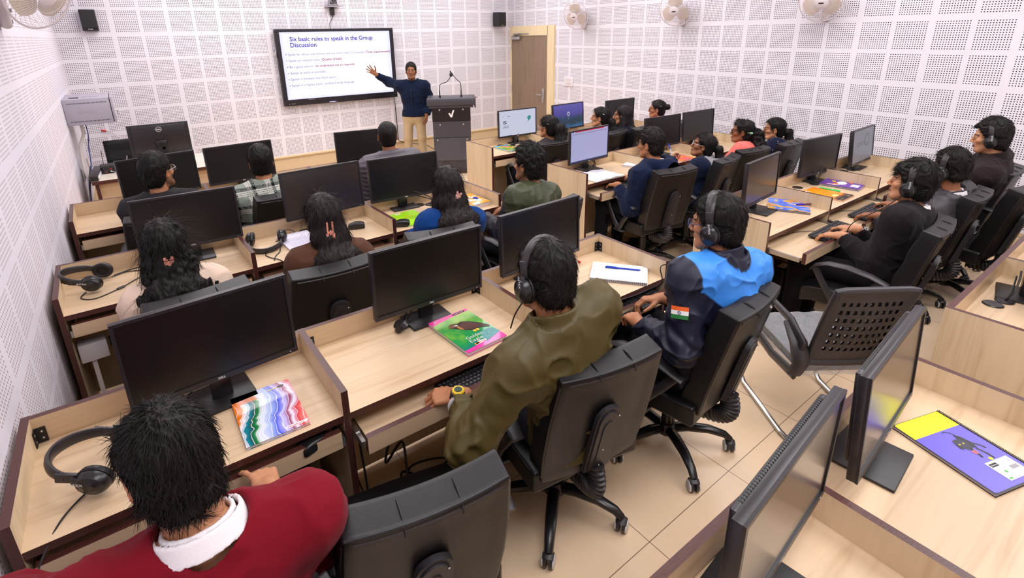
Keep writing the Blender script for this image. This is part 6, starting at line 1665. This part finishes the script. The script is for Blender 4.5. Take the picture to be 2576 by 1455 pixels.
def deco_bird(co, w, h, z):
    mb = MB(); Z = tr(0, 0, z)
    mb.prism([(.115, .0), (.115, .05), (.135, .085), (.17, .10), (.2, .09), (.207, .05), (.207, .035), (.17, .022)], 0, .0002, 3, Z @ tr(0, .02, 0) @ sclm(1, .8, 1))
    mb.prism([(.055, .200), (.068, .222), (.085, .225), (.098, .215), (.118, .222), (.150, .200), (.178, .165), (.203, .118), (.196, .105), (.168, .122), (.145, .128), (.118, .132), (.092, .150), (.075, .175)], .0002, .0005, 0, Z)
    mb.prism([(.085, .165), (.10, .20), (.125, .21), (.155, .185), (.17, .145), (.14, .135), (.11, .145)], .0005, .0007, 4, Z)
    mb.prism([(.088, .205), (.078, .19), (.082, .165), (.095, .150), (.092, .18)], .0007, .0009, 5, Z)
    mb.prism([(.048, .205), (.055, .222), (.068, .230), (.082, .226), (.088, .214), (.080, .200), (.066, .196), (.055, .196)], .0006, .001, 1, Z)
    mb.prism([(.072, .205), (.085, .212), (.092, .204), (.084, .198)], .001, .0012, 2, Z); mb.prism([(.06, .216), (.064, .219), (.067, .216), (.063, .213)], .001, .0013, 0, Z)
    for x in (.118, .132): mb.prism([(x, .128), (x+.012, .128), (x+.016, .116), (x+.006, .110), (x-.002, .116)], .0005, .0009, 6, Z)
    mb.build('bird_picture', [flatmat('bird_br', srgb(62, 40, 32)), flatmat('bird_head', srgb(120, 84, 62)), flatmat('bird_white', srgb(220, 214, 204)), mat('rock', srgb(90, 150, 150), .4, noise=(90, .5)), mat('bird_wing', srgb(84, 50, 44), .4, noise=(140, .5, (1, .3, 1))), flatmat('bird_tan', srgb(176, 120, 66)), flatmat('bird_yel', srgb(225, 190, 60))], co, 0)
    mb = MB(); put_text(mb, 'Golden', Z @ tr(.055, .078, .0016), .085, .022, 0, -.008); put_text(mb, 'Eagle', Z @ tr(.055, .050, .0016), .065, .022, 0, -.008); put_text(mb, 'A', Z @ tr(.018, .283, .0006), .014, .012, 0)
    mb.prism([(.06, .026), (.085, .024), (.12, .03), (.12, .040), (.095, .043), (.06, .038)], .0006, .0009, 0, Z); mb.box(.125, .19, .286, .298, .0004, .0007, 1, Z)
    put_text(mb, 'classmate', Z @ tr(.13, .289, .0009), .055, .006, 0, .01); put_text(mb, 'GAMES', Z @ tr(.085, .031, .0012), .03, .006, 2, .02)
    for k, (x, mi) in enumerate(((.066, 3), (.073, 1), (.079, 2))): mb.prism([(x+.007*math.cos(a), .033+.006*math.sin(a)) for a in [i*PI/6 for i in range(12)]], .001, .0013, mi, Z)
    mb.build('lettering', [M_txtw, M_txtk, flatmat('game_red', srgb(220, 70, 30)), flatmat('game_or', srgb(240, 150, 40))], co, 0)
notebook('A4 notebook with a brown bird of prey on a pink and green cover', (1.441, -6.68), R(4), .207, .305, .016, bird_mat(), deco_bird)
# open spiral pad with blue pen (bluej desk)
def handwriting(x0, x1, y0, y1, n, seed, blue=False):
    def fn(co, w, h, z):
        rng = random.Random(seed); mb = MB()
        for i in range(n):
            y = h*(y0+(y1-y0)*(i+.5)/n); x = w*x0; xe = w*(x1-.25*rng.random())
            while x < xe:
                L = rng.uniform(.006, .016); mb.tube([(x+L*k/5, y+rng.uniform(-.0012, .0016), z) for k in range(6)], .00045, 3); x += L+.004
        mb.build('handwriting', flatmat('ink_blue', srgb(80, 80, 150)) if blue else flatmat('ink', srgb(90, 90, 105)), co, 0)
    return fn
a = math.atan2(-6.559+6.336, 2.695-2.491)
notebook('open spiral pad with handwriting on the desk before the student with the blue yoke', (2.33, -6.475), math.atan2(-6.701+6.472, 2.522-2.334), .296, .21, .014, M_paper, handwriting(.03, .55, .1, .95, 15, 3), ('b', 30))
def pen(label, a, b, z0, z1, m, r=.0045, cap_=None):
    t = thing('pen', label, 'pen', (a[0], a[1], z0), 0, 'pens'); d = Vector((b[0]-a[0], b[1]-a[1], z1-z0)); n = d.normalized()
    mb = MB(); mb.tube([(0, 0, 0), n*.008, d*.9], [r*.35, r, r], 10); mb.build('barrel', m, t)
    mb = MB(); mb.tube([d*.62, d], [r*1.15, r*1.1], 10); mb.tube([d*.68+Vector((0, 0, r*1.5)), d*.97+Vector((0, 0, r*1.5))], r*.3, 5); mb.build('cap', cap_ or m, t)
    return t
pen('blue ballpoint lying on the open spiral pad', (2.605, -6.585), (2.485, -6.44), TOP+.021, TOP+.021, M_blue)
# dog notebook
def deco_dog(co, w, h, z):
    Z = tr(0, 0, z); mb = MB()
    mb.prism([(.004, .22), (.004, h-.006), (.012, h-.002), (w-.008, h-.002), (w-.008, .22)], 0, .0002, 0, Z); mb.prism([(.004, .008), (.012, .004), (w-.008, .004), (w-.008, .22), (.004, .22)], 0, .0002, 1, Z)
    mb.build('cover_panels', [flatmat('yellow', srgb(250, 240, 20)), flatmat('violet', srgb(108, 96, 214))], co, 0)
    mb = MB()
    mb.prism([(.135, .195), (.148, .185), (.156, .160), (.150, .135), (.132, .140), (.122, .165)], .0003, .0006, 0, Z)
    mb.tube([(.14, .19, .0006), (.135, .205, .0006), (.122, .213, .0006), (.112, .212, .0006)], .0022, 5, 0, Z, True, (1, .2))
    mb.tube([(.152, .155, .0006), (.168, .138, .0006), (.172, .125, .0006)], .0035, 5, 0, Z, True, (1, .2)); mb.tube([(.142, .135, .0006), (.150, .11, .0006), (.150, .09, .0006)], .004, 5, 0, Z, True, (1, .2)); mb.tube([(.125, .140, .0006), (.122, .11, .0006), (.118, .103, .0006)], .004, 5, 0, Z, True, (1, .2))
    mb.prism([(.098, .165), (.104, .178), (.118, .180), (.134, .176), (.144, .165), (.140, .150), (.130, .135), (.118, .132), (.108, .142)], .0006, .0009, 1, Z); mb.prism([(.098, .165), (.094, .150), (.100, .140), (.106, .150), (.106, .165)], .0009, .0011, 0, Z)
    for x in (.110, .127): mb.prism([(x+.0035*math.cos(a), .160+.003*math.sin(a)) for a in [i*PI/5 for i in range(10)]], .0009, .0012, 2, Z)
    mb.prism([(.112, .130), (.128, .132), (.130, .122), (.122, .114), (.114, .118)], .0009, .0012, 3, Z); mb.prism([(.136+.007*math.cos(a), .092+.006*math.sin(a)) for a in [i*PI/6 for i in range(12)]], .0009, .0012, 4, Z)
    mb.build('dog_picture', [flatmat('dog_k', srgb(28, 26, 34)), flatmat('dog_b', srgb(48, 48, 66)), flatmat('dog_eye', srgb(205, 185, 60)), flatmat('tongue', srgb(240, 110, 120)), flatmat('yellow', srgb(250, 240, 20))], co, 0)
    mb = MB(); mb.box(.095, .190, .018, .085, .0008, .001, 0, Z); mb.box(.1, .13, .066, .078, .001, .0012, 1, Z); put_text(mb, 'classmate', Z @ tr(.102, .07, .0014), .026, .004, 0); put_text(mb, 'A', Z @ tr(.172, .065, .0012), .012, .012, 2)
    for i in range(12): mb.box(.152+i*.0026, .1533+i*.0026, .044, .056, .001, .0012, 1, Z)
    mb.prism([(.122+.005*math.cos(a), .045+.005*math.sin(a)) for a in [i*PI/6 for i in range(12)]], .001, .0012, 3, Z); mb.box(.1, .114, .022, .027, .001, .0012, 3, Z)
    for i in range(4): mb.box(.1, .14, .055+i*.0022, .0557+i*.0022, .001, .0012, 2, Z); mb.box(.12, .15, .022+i*.004, .0228+i*.004, .001, .0012, 2, Z)
    mb.build('price_label', [M_paper, M_txtk, flatmat('lblgrey', srgb(150, 150, 155)), flatmat('lblgreen', srgb(80, 170, 70))], co, 0)
notebook('purple and yellow spiral notebook with a black dog, on the desk at lower right', (2.262, -8.125), math.atan2(-8.186+8.125, 2.467-2.262), .214, .29, .009, flatmat('cover_black', srgb(28, 26, 30)), deco_dog, ('r', 34))
# others
def deco_lime(co, w, h, z):
    Z = tr(0, 0, z); mb = MB()
    for i, s in enumerate(('ALWAYS', 'BE HAPPY')): put_text(mb, s, Z @ tr(.05, .14-.03*i, 0), .11, .022, 0, -.01)
    put_text(mb, 'and', Z @ tr(.07, .17, 0), .06, .02, 1, .03); mb.prism([(.06+.022*math.cos(a), h-.025+.012*math.sin(a)) for a in [i*PI/8 for i in range(16)]], 0, .0003, 2, Z); mb.prism([(.06+.012*math.cos(a), h-.025+.006*math.sin(a)) for a in [i*PI/8 for i in range(16)]], .0003, .0005, 1, Z)
    mb.build('lettering', [M_txtk, flatmat('lime_or', srgb(235, 160, 30)), M_paper], co, 0)
notebook('lime green notebook under the greenish-reflection monitor', (1.925, -5.15), R(3), .20, .29, .008, flatmat('lime', srgb(166, 228, 30), .3), deco_lime)
def blotch(name, scale, stops, dist=1.0):
    t = NT(name); vec, o = t.coord(); n = t.noise(vec, scale, 3, (1, 1, 1), dist); t.col(t.ramp(n, stops)); t.b.inputs['Roughness'].default_value = .3; return t.m
notebook('spiral notebook with a blue and orange painted cover and a pen on top', (4.163, -6.433), math.atan2(-6.676+6.433, 4.288-4.163), .27, .28, .013, blotch('paint_cover', 9, [(.36, srgb(50, 80, 215)), (.46, srgb(90, 140, 235)), (.5, srgb(235, 180, 50)), (.57, srgb(205, 130, 40)), (.66, srgb(40, 100, 140)), (.75, srgb(230, 180, 60))]), None, ('b', 30))
pen('purple marker lying on the painted notebook', (4.52, -6.60), (4.38, -6.53), TOP+.019, TOP+.019, flatmat('marker_body', srgb(120, 60, 60)), .006, flatmat('marker_cap', srgb(50, 20, 170)))
def deco_purple(co, w, h, z):
    Z = tr(0, 0, z); mb = MB(); mb.prism([(.12+.055*math.cos(a), .15+.035*math.sin(a)) for a in [i*PI/10 for i in range(20)]], 0, .0003, 0, Z)
    for k in range(4): mb.tube([(.05, .15+.012*k, .0003), (.02, .19+.02*k, .0003)], .005, 4, k % 2, Z, True, (1, .2))
    mb.prism([(.05, .16), (.1, .17), (.09, .2), (.05, .2)], .0003, .0005, 1, Z); mb.prism([(.12, .19), (.17, .21), (.16, .235), (.12, .22)], .0003, .0005, 2, Z); mb.box(.05, .13, .02, .075, .0003, .0005, 0, Z); mb.prism([(.14, .08), (.19, .09), (.17, .12)], .0003, .0005, 1, Z)
    put_text(mb, 'NOTEBOOK', Z @ tr(.055, .045, .0007), .06, .008, 3)
    mb.build('cover_art', [M_paper, flatmat('art_or', srgb(240, 110, 40)), flatmat('art_ye', srgb(245, 190, 40)), flatmat('art_pu', srgb(96, 50, 150))], co, 0)
notebook('purple spiral notebook with white and orange shapes by the separator', (5.157, -6.63), R(8), .29, .285, .014, flatmat('purple', srgb(104, 56, 170), .3), deco_purple, ('l', 26))
def deco_orange(co, w, h, z):
    Z = tr(0, 0, z); mb = MB(); mb.box(0, w, 0, .045, 0, .0003, 0, Z); mb.prism([(.03, h-.05), (.06, h-.04), (.055, h-.01), (.025, h-.02)], 0, .0003, 1, Z); mb.prism([(.035, h-.045), (.055, h-.035), (.045, h-.02)], .0003, .0005, 2, Z)
    mb.prism([(.1+.03*math.cos(a), .09+.02*math.sin(a)) for a in [i*PI/8 for i in range(16)]], 0, .0003, 3, Z); mb.prism([(0, .045), (w, .045), (w, .07), (.15, .062), (.08, .07), (0, .06)], .0003, .0005, 4, Z)
    put_text(mb, '20', Z @ tr(.15, .012, .0005), .03, .02, 5); put_text(mb, 'Notes', Z @ tr(.02, .015, .0005), .05, .01, 5)
    mb.build('cover_art', [M_txtk, M_paper, M_red, flatmat('sun', srgb(255, 240, 140)), flatmat('ridge', srgb(120, 60, 20)), flatmat('art_gold', srgb(220, 180, 60))], co, 0)
notebook('orange notebook with a sunset cover and black strip, before the purple one', (4.77, -6.675), R(2), .215, .30, .010, blotch('sunset', 5, [(.3, srgb(236, 120, 20)), (.55, srgb(244, 150, 20)), (.75, srgb(255, 215, 60))], .2), deco_orange)
pen('green pen lying beside the orange notebook', (5.02, -6.40), (5.03, -6.55), TOP+.006, TOP+.006, M_green, .005)
# open notebook (navy hoodie)
t = thing('notebook', 'open white notebook lying across the desk before the navy hoodie student', 'notebook', (3.90, -5.01, TOP+.001), R(2), 'notebooks')
mb = MB(); n = 12
for s in (-1, 1):
    top = [(s*.185*i/n, .012*math.sin(PI*min(1, i/n*1.15+.05))*(1-i/n*.5)+.006) for i in range(n+1)]
    vs = [(x, -.14, z) for x, z in top]+[(x, .14, z) for x, z in top]+[(x, -.14, 0) for x, z in top]+[(x, .14, 0) for x, z in top]; N_ = n+1
    for i in range(n):
        q = [(i, i+1, N_+i+1, N_+i), (2*N_+i, 2*N_+i+1, i+1, i), (N_+i, N_+i+1, 3*N_+i+1, 3*N_+i)]
        mb.add([vs[k] for f in q for k in (f if s > 0 else f[::-1])], [(0, 1, 2, 3), (4, 5, 6, 7), (8, 9, 10, 11)])
    mb.box(min(s*.184, s*.186), max(s*.184, s*.186), -.14, .14, 0, top[-1][1], 1)
po = mb.build('pages', [M_paper, M_pages], t)
mb = MB(); mb.box(-.186, .186, -.141, .141, 0, .0015); mb.build('cover', flatmat('cov_green', srgb(90, 130, 90)), t, 0)
handwriting(.05, .9, .3, .95, 12, 9)(po, .17, .13, .019)
def deco_pad(co, w, h, z):
    mb = MB(); mb.box(.03, .0306, 0, h, 0, .0002, 0, tr(0, 0, z)); mb.build('margin_line', flatmat('rule_v', srgb(150, 110, 190)), co, 0); handwriting(.18, .95, .1, .95, 11, 5, True)(co, w, h, z)
notebook('pad with blue handwriting before the long-haired student in brown', (1.152, -5.085), R(3), .20, .27, .012, flatmat('lilac_paper', srgb(232, 226, 244)), deco_pad)
notebook('blue rimmed book with a colourful cover on the desk nearest the lectern', (3.865, -3.68), R(0), .205, .30, .010, blotch('leafy', 14, [(.35, srgb(30, 60, 40)), (.45, srgb(70, 170, 70)), (.52, srgb(235, 190, 40)), (.6, srgb(225, 110, 40)), (.7, srgb(60, 160, 210))]), lambda co, w, h, z: (lambda mb: (mb.box(0, w, h-.03, h, 0, .0002, 0, tr(0, 0, z)), mb.box(0, w, 0, .016, 0, .0002, 0, tr(0, 0, z)), mb.box(0, .012, 0, h, 0, .0002, 0, tr(0, 0, z)), mb.build('cover_rim', flatmat('rim_blue', srgb(60, 170, 225)), co, 0)))(MB()))
notebook('thick orange book with a pale blue splash, at the aisle end of the second row', (2.46, -5.10), R(2), .19, .27, .030, blotch('splash', 12, [(.35, srgb(120, 190, 225)), (.44, srgb(235, 235, 230)), (.5, srgb(240, 160, 50)), (.7, srgb(240, 150, 40))]))
pen('blue and white pen lying on the thick orange book', (2.54, -4.90), (2.60, -4.99), TOP+.037, TOP+.037, M_paper, .005, M_blue)
notebook('orange and pink notebook beside the hand holding a pen', (4.93, -5.15), R(4), .24, .19, .010, blotch('pinkorange', 7, [(.35, srgb(225, 60, 140)), (.5, srgb(245, 130, 40)), (.7, srgb(250, 170, 40))]))
notebook('white notebook on the desk before the student in the salmon sweater', (5.42, -5.13), R(-4), .2, .25, .010, M_paper)
pen('dark blue pen lying on the white notebook near the salmon sweater', (5.50, -4.97), (5.62, -4.99), TOP+.016, TOP+.016, flatmat('navy_pen', srgb(26, 30, 80)), .005)
notebook('small orange and white notebook by the right wall in the farthest right row', (5.55, -3.72), R(6), .22, .2, .010, blotch('orwhite', 9, [(.4, srgb(240, 235, 230)), (.5, srgb(245, 170, 60)), (.7, srgb(240, 150, 40))]))
notebook('purple notebook under the arm of the charcoal ponytail student', (4.55, -3.74), R(4), .2, .22, .008, flatmat('purple2', srgb(70, 40, 120), .3))
notebook('rolled white pad at the left of the navy hoodie student', (4.40, -5.10), R(20), .16, .21, .02, M_paper)
# pen held up
hp = HEADS['pen']['ctx']['W'][-1]; w = hp['w']
pen('white and blue pen held up in the hand of the girl in spectacles', (float(w[0])+.035, float(w[1])+.02, 0), (float(w[0])+.02, float(w[1])+.075, 0), float(w[2])+.06, float(w[2])+.19, flatmat('pen_white', srgb(220, 225, 240)), .0045, M_blue)
mb = MB(); mb.ell((2.44, -6.285, TOP+.008), (.006, .012, .006), 10, 6); mb.tube([(2.44, -6.275, TOP+.008), (2.442, -6.262, TOP+.008)], .002, 5); o = mb.build('eraser_cap', M_red); tag(o, 'tiny red cap lying in the back of the desk with the open spiral pad', 'cap')

# white power sockets, computer cases
for lab, x, y, z in (('white power box under the second-row desk by the left wall', .12, -5.15, .50), ('white power box under the third-row desk by the left wall', .16, -3.70, .42)):
    t = thing('power_box', lab, 'socket', (x, y, z), .1, 'white power boxes'); mb = MB(); mb.rbox(-.06, .06, -.03, .05, -.05, .05, .006, 2); mb.build('box', M_white, t); mb = MB(); mb.box(-.02, .0, .0, .03, -z+.002, -.05); mb.build('trunking', M_white, t, 0)
    mb = MB(); mb.rbox(.07, .10, -.03, .0, -.0, .05, .005, 1); mb.build('plug', M_dark, t)
for i, (lab, x, y) in enumerate((('black computer case on the floor under the swirl notebook desk', .74, -6.45), ('black computer case on the floor under the nearer keyboard in the near right row', 4.2, -6.45))):
    t = thing('computer_case', lab, 'computer', (x, y, 0), 0, 'computer cases'); mb = MB(); mb.rbox(-.085, .085, -.19, .19, .01, .36, .006, 2); mb.build('case', M_black2, t)
    mb = MB(); mb.box(-.05, .05, -.17, -.13, .36, .3612, 0); mb.box(-.05, .05, -.13, -.115, .36, .3612, 1); mb.build('sticker', [M_paper, flatmat('sticker_yel', srgb(225, 205, 60))], t, 0)
mb = MB(); mb.tube(smoothpts([(.02, -5.6, .30), (.03, -5.75, .2), (.025, -5.9, .1), (.05, -6.0, .02), (.03, -6.3, .015)], 6), .009, 8); o = mb.build('cable', M_cablew); tag(o, 'white conduit along the foot of the left wall', 'cable')
